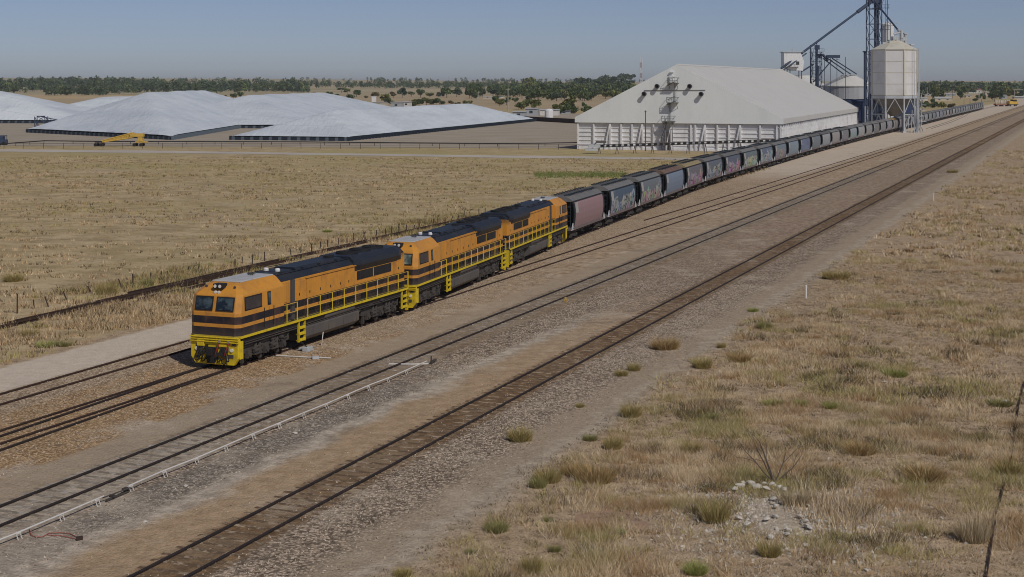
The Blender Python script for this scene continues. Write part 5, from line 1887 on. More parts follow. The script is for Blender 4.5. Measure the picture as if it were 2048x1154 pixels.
o = thing('support_mast', 'thin vertical prop under the long sloping tube', 'pole', (far(1621, 480).x, 480, 0))
MB().tube((0, 0, 0), (0, 0, hgt(90, 480)), .18, 6).box((0, 0, .3), (1, 1, .6)).build('shaft', 'bluesteel', o)

# conveyor in front of the shed
cv = thing('belt_conveyor', 'long low belt conveyor with dark covers along the shed front', 'conveyor')
A_, B_ = at(1199, 292.5, 1.2), Vector((53.5, 304.0, 2.4))
A_ = Vector((17.6, 303.0, 1.3))
m, d_ = MB(), MB()
m.tube(A_, B_, .13, 4).tube(A_ + Vector((0, 0, .45)), B_ + Vector((0, 0, .45)), .10, 4)
n = 30
for k in range(n + 1):
    q = A_.lerp(B_, k / n)
    if k % 3 == 0:
        m.tube((q.x - .3, q.y - .5, 0), q, .07, 4).tube((q.x + .3, q.y - .5, 0), q, .07, 4)
    if k < n:
        w = A_.lerp(B_, (k + .5) / n)
        d_.box(w + Vector((0, 0, .2)), (0.62, .7, .5), rz=math.atan2(B_.y - A_.y, B_.x - A_.x))
m.build('frame', 'tank', cv)
d_.build('covers', 'black', cv)
m = MB()
m.box(A_ + Vector((-1.0, 0, .2)), (2.4, 1.4, .5)).box(A_ + Vector((-1.6, -.3, -.5)), (2.6, 1.2, .4)).tube(A_ + Vector((-1.6, 0, .4)), A_ + Vector((.6, 0, 1.4)), .16, 6)
m.build('tail_hopper', 'palesteel', cv)
m = MB()
m.loft([[(A_.x + .4 + x, A_.y - .2 + y, A_.z + z) for x, y in ((-1.0, -.6), (1.0, -.6), (1.0, .6), (-1.0, .6))] for z in (.85, 1.25)])
m.build('cover', 'tank', cv)
# long feed pipe past the bunkers
fp = thing('feed_pipe', 'very long thin dark pipe running low past the tarped heaps', 'pipe')
m = MB()
pts = [(-60, 291), (0, 288), (88, 281.5), (205, 282.8), (600, 283.6), (800, 285.6), (995, 287), (1090, 286.2), (1180, 284.8)]
P3 = [at(x, y, 0.7) for x, y in pts]
m.path(P3, .12, 6)
for a, b in zip(P3[:-1], P3[1:]):
    k = max(1, int((b - a).length / 6))
    for i in range(k):
        q = a.lerp(b, i / k)
        m.tube((q.x, q.y, 0), q, .06, 4)
m.build('tube', 'black', fp)
# fence before the yard
fe = thing('wire_fence', 'low post and wire fence along the far edge of the paddock', 'fence')
w_ = MB()
fpts = [at(8 + 39.6 * i, 297.0 if i < 14 else 297 + (i - 14) * .16) for i in range(31)]
pr_ = None
for q in fpts:
    if pr_ is None:
        pr_ = o = MB().tube((0, 0, 0), (0, 0, 1.15), .055, 6).lathe([(.06, 0), (0, .05)], (0, 0, 1.15), 6).build('post', 'post', fe)
    else:
        o = pr_.copy()
        C.objects.link(o)
        o.parent = fe
    o.location = q
for z in (.35, .7, 1.1):
    w_.path([q + Vector((0, 0, z)) for q in fpts], .018 if z < 1 else .035, 4)
w_.build('wire', 'post', fe)

# ------------------------------------------------------------------ tarped grain heaps
def heap(label, cx, cy, rz, L, W, h, end0, end1, side, walls, seed, cut=None):
    """long tarped heap: local x along the ridge, y across"""
    t = thing('tarped_heap', label, 'grain heap', (cx, cy, 0), rz, 'tarped grain heaps on the yard')
    nx_, ny = 56, 44
    x = np.linspace(0, L, nx_)
    y = np.linspace(-W, W, ny)
    X, Y = np.meshgrid(x, y, indexing='ij')
    a = np.minimum(X / end0, (L - X) / end1)
    if cut:
        (ax_, ay_), (bx_, by_), ec = cut
        L_ = math.hypot(bx_ - ax_, by_ - ay_)
        nx2, ny2 = (by_ - ay_) / L_, -(bx_ - ax_) / L_
        d_ = (X - ax_) * nx2 + (Y - ay_) * ny2
        out = np.minimum(d_, 0)
        X, Y = X - nx2 * out, Y - ny2 * out
        d_ = np.maximum(d_, 0)
        a = np.minimum((L - X) / end1, d_ / ec)
    b = (W - np.abs(Y)) / side
    k = 26.0
    g = -np.log(np.exp(-k * np.clip(a, 0, 3)) + np.exp(-k * np.clip(b, 0, 3)) + np.exp(-k * 1.0)) / k
    g = np.clip((g - g.min()) / (g.max() - g.min()), 0, 1)
    n1 = fnoise(X * 0.07 + seed, Y * 0.1, seed)
    n2 = fnoise(X * 0.35, Y * 0.35 + seed, seed + 3)
    Z = 0.9 + h * g * (0.965 + 0.06 * n1) + (n2 - .5) * 0.16 * np.clip(g * 4, 0, 1)
    V = np.stack([X, Y, Z], 2).reshape(-1, 3)
    I = np.arange(nx_ * ny).reshape(nx_, ny)
    Fq = np.stack([I[:-1, :-1], I[1:, :-1], I[1:, 1:], I[:-1, 1:]], 2).reshape(-1, 4)
    per = [I[i, 0] for i in range(nx_)] + [I[-1, j] for j in range(1, ny)] + [I[i, -1] for i in range(nx_ - 2, -1, -1)] + [I[0, j] for j in range(ny - 2, 0, -1)]
    me = raw_mesh('tarpaulin', V, Fq, 'tarp', k=4)
    me.polygons.foreach_set('use_smooth', [True] * len(me.polygons))
    link('tarpaulin', me, t)
    for (xa, ya, xb, yb) in walls:
        d = Vector((xb - xa, yb - ya, 0))
        w = MB()
        ln = d.length
        w.box((0, 0, .42), (ln, .18, .84))
        for i in range(int(ln / 2.5) + 1):
            w.prism([(-ln / 2 + i * 2.5 - .08, 0), (-ln / 2 + i * 2.5 + .08, 0), (-ln / 2 + i * 2.5, 1.05)], -.75, .1, axis='y')
        o = w.build('retaining_wall', 'bunkerwall', t)
        o.location = ((xa + xb) / 2, (ya + yb) / 2, 0)
        o.rotation_euler = (0, 0, math.atan2(d.y, d.x))
    return t


def heap_px(label, p0, p1, W, h, e0, e1, side, seed, cut=None):
    """ridge axis from ground point p0 to p1"""
    a, b = Vector(p0), Vector(p1)
    d = b - a
    L = d.length
    wl = [(0, -W - .1, L, -W - .1), (0, -W, 0, W), (0, W + .1, L, W + .1), (L, -W, L, W)]
    if cut:
        (x0, y0), (x1, y1), _ = cut
        wl = [(x0, y0, L, y0), (x0, y0, x1, y1), (x1, y1, L, y1)]
    return heap(label, a.x, a.y, math.atan2(d.y, d.x), L, W, h, e0, e1, side, wl, seed, cut)


heap_px('long low tarped heap nearest the shed, reaching furthest right', (-55.5, 371), (-6.5, 558), 15.5, 6.1, 32, 34, 16, 5)
heap_px('broad tarped heap at front centre left, behind the yellow stacker', (-112, 374), (-113, 600), 27, 10.5, 60, 50, 28, 11, ((0, -27), (56, 27), 42))
heap_px('tall tarped heap peaking behind the gap of the two front heaps', (-96, 470), (-80, 720), 31, 9.1, 60, 60, 33, 17)
heap_px('tarped heap at the far left edge with a flat crest', (-300, 562), (-150, 556), 30, 10.6, 50, 42, 31, 23)
heap_px('low tarped heap in the dip behind the left heaps', (-205, 650), (-112, 650), 26, 7.4, 30, 40, 28, 29)

# yellow stacker and other yard machines
ys = thing('grain_stacker', 'yellow boom stacker with its head beside the tarped heap', 'stacker')
m = MB()
p_, q_ = at(204, 284.5, .9), at(308, 285.5, 0)
q_ = Vector((q_.x, p_.y, hgt(275, p_.y)))
for dy in (-.7, .7):
    for dz in (0, 1.1):
        m.tube(p_ + Vector((0, dy, dz * .3)), q_ + Vector((0, dy, dz)), .14, 5)
n = 12
for k in range(n):
    a = p_.lerp(q_, k / n)
    b = p_.lerp(q_, (k + 1) / n)
    f0, f1 = .3 + .7 * k / n, .3 + .7 * (k + 1) / n
    for dy in (-.7, .7):
        m.tube(a + Vector((0, dy, 0)), b + Vector((0, dy, 1.1 * f1)), .09, 4)
        m.tube(b + Vector((0, dy, 0)), b + Vector((0, dy, 1.1 * f1)), .09, 4)
m.build('boom', 'amber', ys)
m = MB()
m.box(q_ + Vector((.9, 0, .55)), (2.9, 1.8, .75)).box(q_ + Vector((1.7, 0, -.3)), (1.0, 1.6, 1.1)).box(q_ + Vector((1.9, 0, -1.0)), (2.6, 1.5, .3)).tube(q_ + Vector((-.5, 0, .5)), q_ + Vector((-.5, 0, 1.6)), .09, 6).tube(q_ + Vector((1.2, -.7, -.2)), q_ + Vector((2.8, -.7, -1.0)), .1, 5)
m.build('head', 'amber', ys, bevel=.05)
m = MB()
for x in (-8.2, -7.0, 0.5, 2.0):
    w = MB()
    zc = .38
    m.tube(q_ + Vector((x, -1.2, zc - q_.z)), q_ + Vector((x, -.8, zc - q_.z)), .38, 14).tube(q_ + Vector((x, .8, zc - q_.z)), q_ + Vector((x, 1.2, zc - q_.z)), .38, 14)
m.box(q_ + Vector((-7.6, 0, 1.0 - q_.z)), (1.6, 1.8, .3))
m.build('wheels', 'black', ys)
o = thing('loader', 'blue green machine with raised rail at the left photo edge', 'machine', at(4, 290))
m = MB()
m.box((0, 0, .8), (2.2, 1.6, .9)).box((-.2, 0, 1.6), (1.2, 1.4, .9)).tube((.9, -.6, .5), (.9, -.6, 2.2), .07, 5).tube((.9, .6, .5), (.9, .6, 2.2), .07, 5).tube((-1, -.6, 2.2), (1.4, -.6, 2.2), .07, 5)
m.build('body', 'bluesteel', o)
m = MB()
for x in (-.7, .7):
    for y in (-.9, .9):
        m.tube((x, y - .12, .4), (x, y + .12, .4), .4, 12)
m.build('wheels', 'black', o)
o = thing('drive_over', 'dark blue hopper frame with boom at the left heap corner', 'hopper', at(82, 256))
q = at(82, 256)
m = MB()
lattice(m, -1.6, 1.6, -1.2, 1.2, 0, 3.6, 1.8, .1)
m.tube((0, 0, 3.6), (9.5, 1, 1.6), .16, 5).tube((0, 0, 2.4), (7.5, 1, 1.2), .14, 5).tube((3, .4, 2.9), (3, .4, 1.9), .1, 4).tube((1.5, .2, 3.2), (3, .4, 1.9), .1, 4)
m.box((0, 0, 3.7), (2.2, 1.4, .3))
m.build('frame', 'bluesteel', o)
MB().box((2.5, -1.5, .5), (5.5, 1.0, .9)).box((3.5, -1.6, 1.2), (1.4, .8, .6)).build('hopper', 'bunkerwall', o)

# ------------------------------------------------------------------ rising ground far away
def hill_z(X, Y):
    s = np.clip((Y - 1750.0) / 4200.0, 0, 1)
    s = s * s * (3 - 2 * s)
    left = np.clip((-X * 3000 / np.maximum(Y, 1) + 100) / 900.0, 0, 1)
    return s * (19 + 9 * left) * (0.75 + 0.5 * vnoise(X * 0.0011 + 3, Y * 0.0006, 5)) + np.clip((Y - 1750) / 700, 0, 1) * 3.0 * left


nx_, ny = 70, 40
xs_ = np.linspace(-1.05, 1.05, nx_)
ys_ = 1700 * (9000 / 1700.0) ** np.linspace(0, 1, ny)
HY, HX = np.meshgrid(ys_, xs_, indexing='ij')
HX = HX * HY * 0.62
V = np.stack([HX, HY, hill_z(HX, HY) - 0.4 * (HY < 1760) + 0.05], 2).reshape(-1, 3)
I = np.arange(nx_ * ny).reshape(ny, nx_)
Fq = np.stack([I[:-1, :-1], I[:-1, 1:], I[1:, 1:], I[1:, :-1]], 2).reshape(-1, 4)
dirt_mat('far farmland', (0.47, 0.38, 0.25), (0.33, 0.29, 0.17), 0.0035)
me = raw_mesh('hills', V, Fq, 'far farmland', k=4)
me.polygons.foreach_set('use_smooth', [True] * len(me.polygons))
kind(link('hills', me), 'structure')

# ------------------------------------------------------------------ trees
LEAFPAL = {'gum': [(0.074, 0.108, 0.042), (0.115, 0.150, 0.054), (0.057, 0.083, 0.036), (0.149, 0.173, 0.072)],
           'olive': [(0.135, 0.158, 0.048), (0.182, 0.188, 0.060), (0.095, 0.112, 0.036), (0.203, 0.188, 0.072)],
           'blue': [(0.068, 0.098, 0.060), (0.095, 0.128, 0.072), (0.051, 0.075, 0.046)],
           'russet': [(0.176, 0.128, 0.054), (0.135, 0.112, 0.048), (0.216, 0.165, 0.072), (0.095, 0.090, 0.042)]}


def crown_points(r, shape, n):
    """leaf clumps: several lobes with gaps between them"""
    lobes = []
    k = {'round': 7, 'umbrella': 8, 'bush': 6, 'tall': 8}[shape]
    for i in range(k):
        a = r.uniform(0, 2 * PI)
        if shape == 'umbrella':
            c = np.array([0.36 * math.cos(a), 0.36 * math.sin(a), r.uniform(0.66, 0.9)])
            s = np.array([0.2, 0.2, 0.10]) * r.uniform(0.7, 1.3)
        elif shape == 'tall':
            c = np.array([0.16 * math.cos(a), 0.16 * math.sin(a), r.uniform(0.3, 0.9)])
            s = np.array([0.2, 0.2, 0.15]) * r.uniform(0.7, 1.2)
        elif shape == 'bush':
            c = np.array([0.28 * math.cos(a), 0.28 * math.sin(a), r.uniform(0.25, 0.65)])
            s = np.array([0.25, 0.25, 0.26]) * r.uniform(0.7, 1.2)
        else:
            c = np.array([0.26 * math.cos(a), 0.26 * math.sin(a), r.uniform(0.40, 0.82)])
            s = np.array([0.23, 0.23, 0.17]) * r.uniform(0.75, 1.25)
        lobes.append((c, s))
    P, L = [], []
    for i in range(n):
        j = int(r.integers(0, k))
        d = r.normal(0, 1, 3)
        d /= np.linalg.norm(d)
        P.append(lobes[j][0] + d * lobes[j][1] * r.uniform(0.55, 1.05))
        L.append(j)
    return np.array(P), np.array(L), lobes


def crown_mesh(seed, shape, pal, n=560, size=0.08):
    r = np.random.default_rng(seed)
    P, L, lobes = crown_points(r, shape, n)
    a, b = r.normal(0, 1, (n, 3)), r.normal(0, 1, (n, 3))
    a /= np.linalg.norm(a, axis=1)[:, None]
    b -= a * (a * b).sum(1)[:, None]
    b /= np.linalg.norm(b, axis=1)[:, None]
    s = size * r.uniform(0.6, 1.4, (n, 1))
    V = np.stack([P + a * s, P + b * s * .7, P - a * s, P - b * s * .7], 1).reshape(-1, 3)
    pal = np.array(LEAFPAL[pal])
    tone = r.uniform(0.75, 1.3, len(lobes))
    col = pal[r.integers(0, len(pal), n)] * tone[L][:, None] * r.uniform(0.8, 1.2, (n, 1))
    return raw_mesh('crown', V, np.arange(n * 4).reshape(-1, 4), 'leaf', np.repeat(col, 4, 0), 4), lobes


def trunk_mesh(seed, shape, lobes):
    m = MB()
    r = random.Random(seed)
    fk = Vector((0, 0, 0.14 if shape == 'bush' else 0.30))
    m.tube((0, 0, -0.02), fk, 0.032, 6, 0.022)
    for c, s in lobes[:6]:
        c = Vector(c)
        mid = fk.lerp(c, 0.5) + Vector((r.uniform(-.04, .04), r.uniform(-.04, .04), .03))
        m.tube(fk, mid, 0.017, 5, 0.011).tube(mid, c, 0.011, 5, 0.004)
    me = bpy.data.meshes.new('trunk')
    me.from_pydata(m.v, [], m.f)
    me.materials.append(M['trunk'])
    return me


KINDS_ = {}
for i, (shape, pal) in enumerate((('round', 'gum'), ('round', 'olive'), ('bush', 'gum'), ('bush', 'olive'), ('bush', 'russet'), ('bush', 'blue'), ('umbrella', 'blue'), ('umbrella', 'gum'), ('tall', 'blue'), ('tall', 'gum'), ('round', 'blue'), ('round', 'russet'))):
    vs = []
    for j in range(3):
        cm, lb = crown_mesh(500 + i * 11 + j, shape, pal)
        vs.append((cm, trunk_mesh(900 + i * 11 + j, shape, lb)))
    KINDS_[(shape, pal)] = vs
TG = random.Random(77)


def tree(px, base, top, w, shape, pal, label, group=None, Y=None):
    Y = Y or F * H / (base - HZ)
    q = far(px, Y)
    z0 = float(hill_z(np.array([q.x]), np.array([Y]))[0]) if Y > 1700 else 0.0
    h = (base - top) * Y / F
    t = bpy.data.objects.new('tree' if shape != 'bush' else 'bush_tree', None)
    C.objects.link(t)
    t.location = (q.x, q.y, z0)
    t.rotation_euler = (0, 0, TG.uniform(0, 6))
    t.scale = (w * Y / F, w * Y / F, h)
    tag(t, label, 'tree', group)
    cm, tm = TG.choice(KINDS_[(shape, pal)])
    g = TG.uniform(0.55, 1.15)
    c = link('crown', cm, t)
    c.color = (g, g, g * TG.uniform(.85, 1.05), 1)
    link('trunk', tm, t)
    return t


# single trees on the far paddock: x, top, foot (enlarged picture rows), half width
Z7 = lambda x: 600 + x / 3.413
Y7 = lambda y: 110 + y / 3.413
SOLO = [(112, 255, 302, 62, 'round', 'russet'), (60, 240, 256, 20, 'bush', 'gum'), (203, 249, 292, 44, 'round', 'gum'), (252, 262, 336, 90, 'round', 'gum'), (285, 224, 262, 50, 'umbrella', 'gum'), (322, 228, 268, 50, 'round', 'olive'), (335, 262, 308, 66, 'bush', 'gum'),
        (386, 236, 288, 56, 'round', 'gum'), (452, 274, 296, 24, 'bush', 'russet'), (400, 300, 352, 100, 'bush', 'olive'), (448, 302, 356, 60, 'bush', 'olive'), (515, 252, 292, 56, 'round', 'russet'), (575, 265, 332, 70, 'round', 'olive'), (612, 285, 336, 60, 'bush', 'gum'), (638, 250, 292, 46, 'round', 'russet'),
        (698, 214, 292, 66, 'round', 'blue'), (760, 246, 284, 46, 'round', 'gum'), (824, 230, 292, 54, 'round', 'gum'), (885, 250, 288, 54, 'round', 'olive'), (775, 290, 352, 74, 'bush', 'olive'), (812, 296, 356, 60, 'round', 'gum'), (862, 282, 344, 66, 'round', 'olive'), (910, 290, 338, 60, 'bush', 'olive'), (952, 288, 338, 74, 'bush', 'gum'),
        (1002, 218, 292, 80, 'round', 'gum'), (960, 245, 284, 50, 'bush', 'blue'), (1070, 226, 288, 66, 'round', 'blue'), (1030, 305, 336, 36, 'bush', 'russet'), (1075, 316, 340, 40, 'bush', 'olive'), (165, 306, 334, 56, 'bush', 'olive'), (1145, 304, 338, 56, 'bush', 'olive')]
SOLO.sort(key=lambda s: s[0])
DS = {'gum': 'dark green', 'olive': 'olive green', 'blue': 'deep blue green', 'russet': 'brownish'}
for i, (x, a, b, w, sh, pl) in enumerate(SOLO):
    tree(Z7(x), Y7(b), Y7(a), w / 3.413 * 1.15, sh, pl, '%s %s on the far tan paddock, %s from the left among single trees' % (DS[pl], 'bush' if sh == 'bush' else 'tree', nth(i + 1)), 'single trees of the far paddock')


B_ = [(1950, 187, 25, 7, 'housewhite', 'housered', 'white two storey building among the town trees'), (1902, 192, 19, 3.2, 'housegrey', 'housetin', 'long low tin roofed shed among the town trees'), (1887, 202, 32, 5, 'housecream', 'housetin', 'cream bungalow with wide pale roof beyond the wagons'),
      (1857, 191, 12, 4, 'housegrey', 'housetin', 'small grey roof left of the town, right of the silo'), (1975, 191, 8, 7, 'housecream', 'housetin', 'narrow cream house right of the white two storey building'), (1847, 201, 16, 5, 'housewhite', 'housetin', 'pale cottage just right of the silo legs'), (1938, 195, 12, 4, 'housecream', 'housetin', 'small cream cottage below the white two storey building'), (2040, 197, 22, 2.5, 'housegrey', 'housetin', 'long grey shed at the far right edge'),
      (2008, 198, 12, 7, 'housegrey', 'housetin', 'plain grey bin shed behind the distant yellow wagons')]


def belt(n, x0, x1, b0, b1, h0, h1, kinds, label, group, asp=(0.7, 1.3)):
    lst = sorted([(TG.uniform(b0, b1), TG.uniform(x0, x1)) for _ in range(n)])
    for b, x in lst:
        h = TG.uniform(h0, h1)
        sh, pl = TG.choice(kinds)
        if any(abs(x - q[0]) < q[2] / 2 + 5 and b > q[1] - 1 and b - h < q[1] - 1 for q in B_):
            continue
        tree(x, b, b - h, h * TG.uniform(*asp), sh, pl, label, group)


RG_, RO, RB, BG_, BO = ('round', 'gum'), ('round', 'olive'), ('round', 'blue'), ('bush', 'gum'), ('bush', 'olive')
belt(44, 925, 1080, 185, 198, 14, 24, [RG_, RB, RG_, BG_], 'dark tree in the middle distance tree belt, left of the shed', 'tree belt left of the shed')
belt(110, 1050, 1262, 181, 203, 16, 27, [RG_, RB, RG_, RO, BG_], 'dark tree in the dense grove rising behind the left end of the white shed', 'grove behind the shed')
belt(16, 1160, 1258, 180, 190, 22, 31, [('umbrella', 'blue'), ('umbrella', 'gum'), RB], 'tall spreading gum tree along the top of the grove behind the white shed', 'tall gums above the grove')
belt(12, 990, 1075, 207, 221, 11, 19, [RG_, RO, BO], 'olive tree between the poles, in front of the tree belt', 'olive trees before the belt')
tree(1140, 222, 190, 30, 'round', 'olive', 'bright rounded tree standing left of the white shed behind the small buildings')
tree(1072, 216, 195, 28, 'round', 'olive', 'rounded olive tree right of the tall pale pole')
belt(20, 1108, 1190, 214, 230, 10, 19, [BG_, BO, RG_], 'low dark bush in the thicket against the left corner of the shed', 'thicket at the shed corner')
belt(7, 440, 505, 184, 201, 8, 15, [RG_, BG_, RO], 'small dark tree in the gap between two tarped heaps', 'trees in the heap gap')
belt(10, 170, 245, 178, 188, 5, 10, [('bush', 'russet'), ('round', 'russet')], 'reddish scrub tree at the edge of the left woodland', 'reddish scrub trees')
# right hand trees beyond the silo
belt(70, 1838, 2012, 184, 204, 16, 27, [RG_, RB, RO, ('tall', 'gum'), RG_], 'dark town tree beyond the tail of the train, right of the silo', 'town trees right of the silo')
belt(22, 1842, 1995, 180, 188, 11, 18, [('umbrella', 'blue'), ('umbrella', 'gum'), RB], 'tall spreading gum on the skyline right of the silo', 'skyline gums right of the silo')
belt(26, 1992, 2075, 184, 200, 12, 24, [RG_, BG_, RO, RB], 'green tree behind the distant yellow wagons at the right edge', 'trees at the right edge')
belt(16, 1842, 1895, 208, 217, 10, 15, [BG_, BO, BG_], 'low green bush beside the train, just right of the silo legs', 'bushes right of the silo legs')
belt(9, 1900, 1975, 197, 206, 8, 13, [BG_, RG_], 'low dark bush before the town houses', 'bushes before the houses')
tree(1903, 216, 205, 16, 'bush', 'russet', 'rusty brown bush beside the wagons before the pale house')
tree(1990, 203, 170, 13, 'tall', 'blue', 'dark slender conifer on the town skyline, left of a pair')
tree(2003, 202, 171, 12, 'tall', 'blue', 'dark slender conifer on the town skyline, right of a pair')


def woodland(name, zones, pal, seed):
    """far woods that read as one mass: leaf clumps by the thousand"""
    r = np.random.default_rng(seed)
    VV, CC = [], []
    for (n, x0, x1, Y0, Y1, h0, h1, dens) in zones:
        Y = Y0 + (Y1 - Y0) * r.uniform(0, 1, n)
        px = r.uniform(x0, x1, n)
        X = (px - 1024) * Y / F
        keep = fnoise(X * 0.006, Y * 0.004, seed) > dens
        X, Y = X[keep], Y[keep]
        z = hill_z(X, Y)
        for x, y, zz in zip(X, Y, z):
            h = r.uniform(h0, h1)
            w = h * r.uniform(0.5, 0.8)
            k = 40
            d = r.normal(0, 1, (k, 3))
            d /= np.linalg.norm(d, axis=1)[:, None]
            P = np.array([x, y, zz + h * 0.58]) + d * np.array([w * .6, w * .6, h * .45]) * r.uniform(0.5, 1.05, (k, 1))
            a, b = r.normal(0, 1, (k, 3)), r.normal(0, 1, (k, 3))
            s = h * 0.085
            VV.append(np.stack([P + a * s, P + b * s * .8, P - a * s, P - b * s * .8], 1).reshape(-1, 3))
            p_ = np.array(LEAFPAL[pal[int(r.integers(0, len(pal)))]])
            CC.append(np.repeat(p_[r.integers(0, len(p_), k)] * r.uniform(.7, 1.2), 4, 0))
    V, Cc = np.concatenate(VV), np.concatenate(CC)
    kind(link(name, raw_mesh(name, V, np.arange(len(V)).reshape(-1, 4), 'leaf', Cc, 4)), 'stuff')


woodland('woodland', [(1100, -60, 620, 1700, 2200, 3, 14, 0.47), (1100, -60, 600, 2200, 3200, 4, 17, 0.49), (140, 90, 215, 1560, 1740, 6, 11, 0.3)], ['blue', 'gum', 'blue'], 3)
woodland('woodland', [(420, 560, 1180, 2600, 3300, 8, 12, 0.30), (260, 600, 1300, 3600, 5200, 9, 13, 0.5), (200, 1780, 2120, 1700, 3000, 10, 15, 0.35), (200, 1000, 1300, 1500, 2100, 9, 13, 0.35)], ['blue', 'gum'], 8)

# ------------------------------------------------------------------ far buildings
def building(px, base, w, h, wall, roof, label, depth=9, gable=0.28, name='house', cat='house', tank=False):
    Y = F * H / (base - HZ)
    k = Y / F
    W, Hh = w * k, h * k
    t = thing(name, label, cat, (far(px, Y).x, Y, 0), R(-8))
    MB().box((0, depth / 2, Hh * .5), (W, depth, Hh)).build('wall', wall, t)
    g = min(gable * W * .4, 2.2)
    MB().prism([(-.4, Hh + .02), (depth + .4, Hh + .02), (depth / 2, Hh + max(.4, g))], -W / 2 - .3, W / 2 + .3).build('roof', roof, t)
    n = max(1, int(W / 5))
    for i in range(n):
        MB().box((-W / 2 + W * (i + .5) / n, -.03, Hh * .55), (min(1.4, W / n * .4), .1, Hh * .35)).build('window', 'glass', t)
    return t


for b in B_:
    building(*b)
B2 = [(1062, 231.5, 23, 14, 'housegrey', 'housetin', 'pale grey cubic shed on legs left of the white shed'), (1098, 231, 36, 11, 'housewhite', 'housetin', 'long pale site office left of the white shed'), (1037, 235, 24, 11, 'housegrey', 'housetin', 'low grey shed at the tip of the nearest tarped heap'), (1128, 228, 20, 6, 'housegrey', 'tank', 'low dark lean to in the thicket by the shed'),
      (792, 216, 22, 11, 'housegrey', 'housetin', 'pale shed with lean to behind the tarped heaps'), (757, 214, 26, 9, 'housecream', 'housetin', 'cream low shed behind the tarped heaps'), (812, 214, 14, 10, 'housewhite', 'housetin', 'small white shed behind the tarped heaps'), (698, 210, 24, 4, 'housetin', 'housetin', 'flat pale roof left of the white tower behind the heaps'),
      (975, 197, 18, 3, 'housewhite', 'housetin', 'white low building under the tree belt, left one'), (1000, 196, 14, 3.5, 'housewhite', 'housetin', 'white low building under the tree belt, right one')]
for b in B2:
    building(*b, depth=7, gable=.12, name='site_building', cat='building')
o = thing('white_tank', 'white upright tank before the pale site office', 'tank', at(1098, 238))
MB().lathe([(1.7, 0), (1.7, 3.4), (1.2, 3.9), (0, 4.1)], (0, 0, 0), 16).build('shell', 'white', o)
Yt = 900
o = thing('white_tower', 'narrow white tower poking up behind the tarped heaps', 'tower', (far(748, Yt).x, Yt, 0))
MB().box((0, 0, 3), (2.6, 2.6, 6)).box((0, 0, 6.1), (3, 3, .3)).build('shaft', 'white', o)
# dark wall line beyond the yard
o = thing('yard_wall', 'long low dark wall across the yard left of the white shed', 'wall')
m = MB()
a, b = far(1028, 575), far(1165, 520)
d = b - a
for i in range(12):
    q = a.lerp(b, (i + .5) / 12)
    m.box(q + Vector((0, 0, .8)), (d.length / 12 * .96, .3, 1.6), rz=math.atan2(d.y, d.x))
m.build('panels', 'rust', o)

# ------------------------------------------------------------------ poles and masts
def pole(px, base, top, label, r=.16, arm=True, mat='pole', Y=None):
    Y = Y or F * H / (base - HZ)
    h = (base - top) * Y / F
    o = thing('power_pole', label, 'pole', (far(px, Y).x, Y, 0))
    MB().tube((0, 0, 0), (0, 0, h), r * 1.2, 8, r * .8).build('shaft', mat, o)
    if arm:
        MB().box((0, 0, h * .93), (2.4, .14, .16)).box((0, 0, h * .98), (.1, .1, .3)).build('crossarm', mat, o)
    return o


pole(1016, 223, 176, 'tall pale pole left of the white shed among trees', .22)
pole(957, 207, 183, 'slender pole behind the nearest tarped heap')
pole(1049, 206, 192, 'short lamp pole right of the tall pale pole', .18)
pole(1958, 201, 183, 'stout pale pole before the town houses', .3, False)
pole(1855, 199, 174, 'thin pole right of the silo among town trees', .16, False)
o = pole(2029, 197, 178.5, 'pale gantry pole with long arm at the right edge', .3, False)
MB().box((2.8 * 1.3, 0, 18.5 * 1331 / 3000), (8.0, .3, .35)).build('arm', 'pole', o)
for x, y0, y1 in ((1905, 197, 166), (1928, 209, 197), (1940, 209, 196), (1963, 207, 198)):
    pole(x, y0, y1, 'thin dark pole %s' % ('over the cream bungalow' if x == 1905 else 'behind the tail wagons, %s of three' % {1928: 'leftmost', 1940: 'middle one', 1963: 'rightmost'}[x]), .12, False, 'post')
Ym = 980
mm = thing('radio_mast', 'tall red and white lattice mast behind the shed left slope', 'mast', (far(1282, Ym).x, Ym, 0))
hm = hgt(114, Ym)
ma, mb_ = MB(), MB()
for i in range(9):
    lattice(mb_ if i % 2 else ma, -.55, .55, -.55, .55, hm * i / 9, hm * (i + 1) / 9, 1.8, .07)
for k in range(4):
    ma.box((0.6, 0, hm * (.8 + .05 * k)), (.5, .3, 1.4))
ma.tube((0, 0, hm), (0, 0, hm + 1.5), .06, 5)
ma.build('white_section', 'white', mm)
mb_.build('red_section', 'housered', mm)
for i, (x, t_) in enumerate(((700, 147), (704, 152), (897, 152), (1085, 152), (362, 150), (524, 150), (1316, 150))):
    Yp = 4200
    q = far(x, Yp)
    z0 = float(hill_z(np.array([q.x]), np.array([float(Yp)]))[0])
    hp = hgt(t_, Yp) - z0
    o = thing('pylon', 'faint distant lattice pylon on the horizon, %s of seven from the left' % nth([3, 4, 5, 6, 1, 2, 7][i]), 'pylon', (q.x, q.y, z0), 0, 'distant pylons')
    m = MB()
    for s in (-1, 1):
        m.tube((s * 2.2, 0, 0), (s * .5, 0, hp), .22, 4)
    for k in range(5):
        m.tube((-2.2 + k * .34, 0, hp * k / 5), (2.2 - (k + 1) * .34, 0, hp * (k + 1) / 5), .14, 4)
    for f in (.75, .88):
        m.box((0, 0, hp * f), (7, .3, .3))
    m.build('frame', 'palesteel', o)

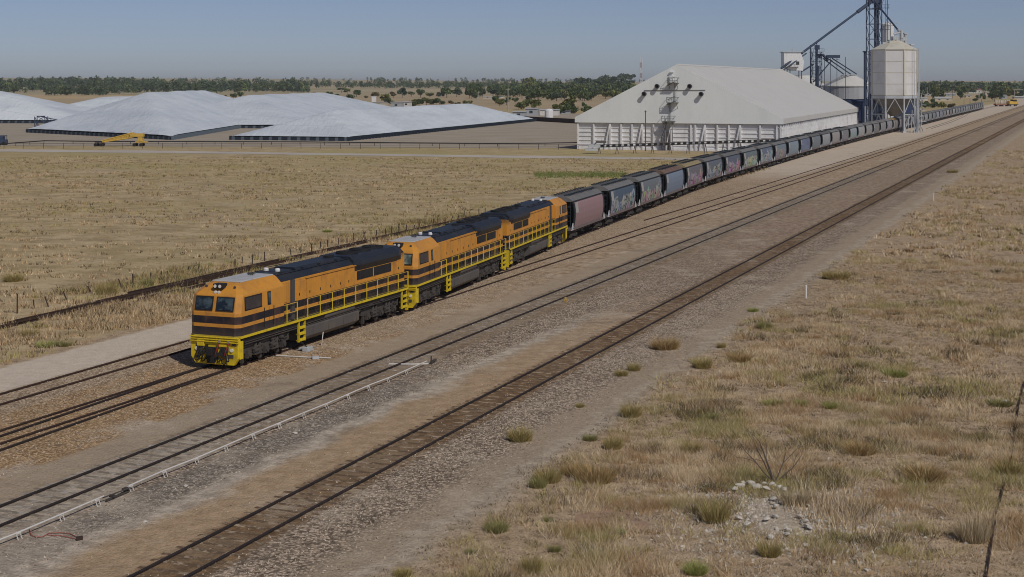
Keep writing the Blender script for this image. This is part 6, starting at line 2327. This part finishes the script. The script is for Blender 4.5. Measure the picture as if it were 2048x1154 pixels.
# ------------------------------------------------------------------ distant yellow shunter and wagons
Yd = 905.0
xl = far(2025, Yd).x
dl = thing('yellow_shunter', 'small distant yellow locomotive by the right photo edge', 'locomotive', (xl, Yd, 0), R(20))
m = MB().box((0, 0, 2.2), (6.2, 2.6, 1.9))
m.build('hood', 'amber', dl, bevel=.1)
MB().box((0.8, 0, 3.45), (2.6, 2.7, 1.0)).build('cab', 'black', dl)
MB().box((0.8, 0, 4.05), (3.0, 2.9, .2)).build('cab_roof', 'amber', dl)
MB().box((0, 0, 1.1), (7, 2.2, .3)).build('underframe', 'black', dl)
for x in (-2, 2):
    m = MB()
    for s in (-1, 1):
        m.tube((x, s * .7, .5), (x, s * .85, .5), .5, 14)
    m.build('wheels', 'black', dl)
for i, px in enumerate((2012, 2000)):
    o = thing('flat_wagon', 'distant rusty wagon with pale load, %s from the yellow shunter' % nth(i + 1), 'wagon', (far(px, Yd - 3 * i).x - 1.0, Yd - 3 * i, 0), R(20), 'distant yellow train')
    MB().box((0, 0, 1.2), (5.2, 2.5, .9)).build('frame', 'housered', o)
    m = MB()
    for k in range(4):
        m.lathe([(.55, 0), (.6, 1.2), (.45, 2.0), (0, 2.2)], (-1.9 + 1.25 * k, 0, 1.6), 10)
    m.build('load', 'housecream', o)
    m = MB()
    for x in (-1.6, 1.6):
        m.tube((x, -.8, .5), (x, .8, .5), .45, 12)
    m.build('wheels', 'black', o)

# ------------------------------------------------------------------ air
hz = MB().box((0, 12700, 29), (33000, 27000, 60)).build('haze', 'white')
kind(hz, 'stuff')
hm_ = bpy.data.materials.new('thin haze')
hm_.use_nodes = True
nt = hm_.node_tree
nt.nodes.remove(nt.nodes['Principled BSDF'])
pv = nt.nodes.new('ShaderNodeVolumePrincipled')
pv.inputs['Color'].default_value = (0.90, 0.95, 1.0, 1)
pv.inputs['Density'].default_value = 0.000065
pv.inputs['Anisotropy'].default_value = 0.0
nt.links.new(pv.outputs[0], nt.nodes['Material Output'].inputs['Volume'])
hz.data.materials[0] = hm_
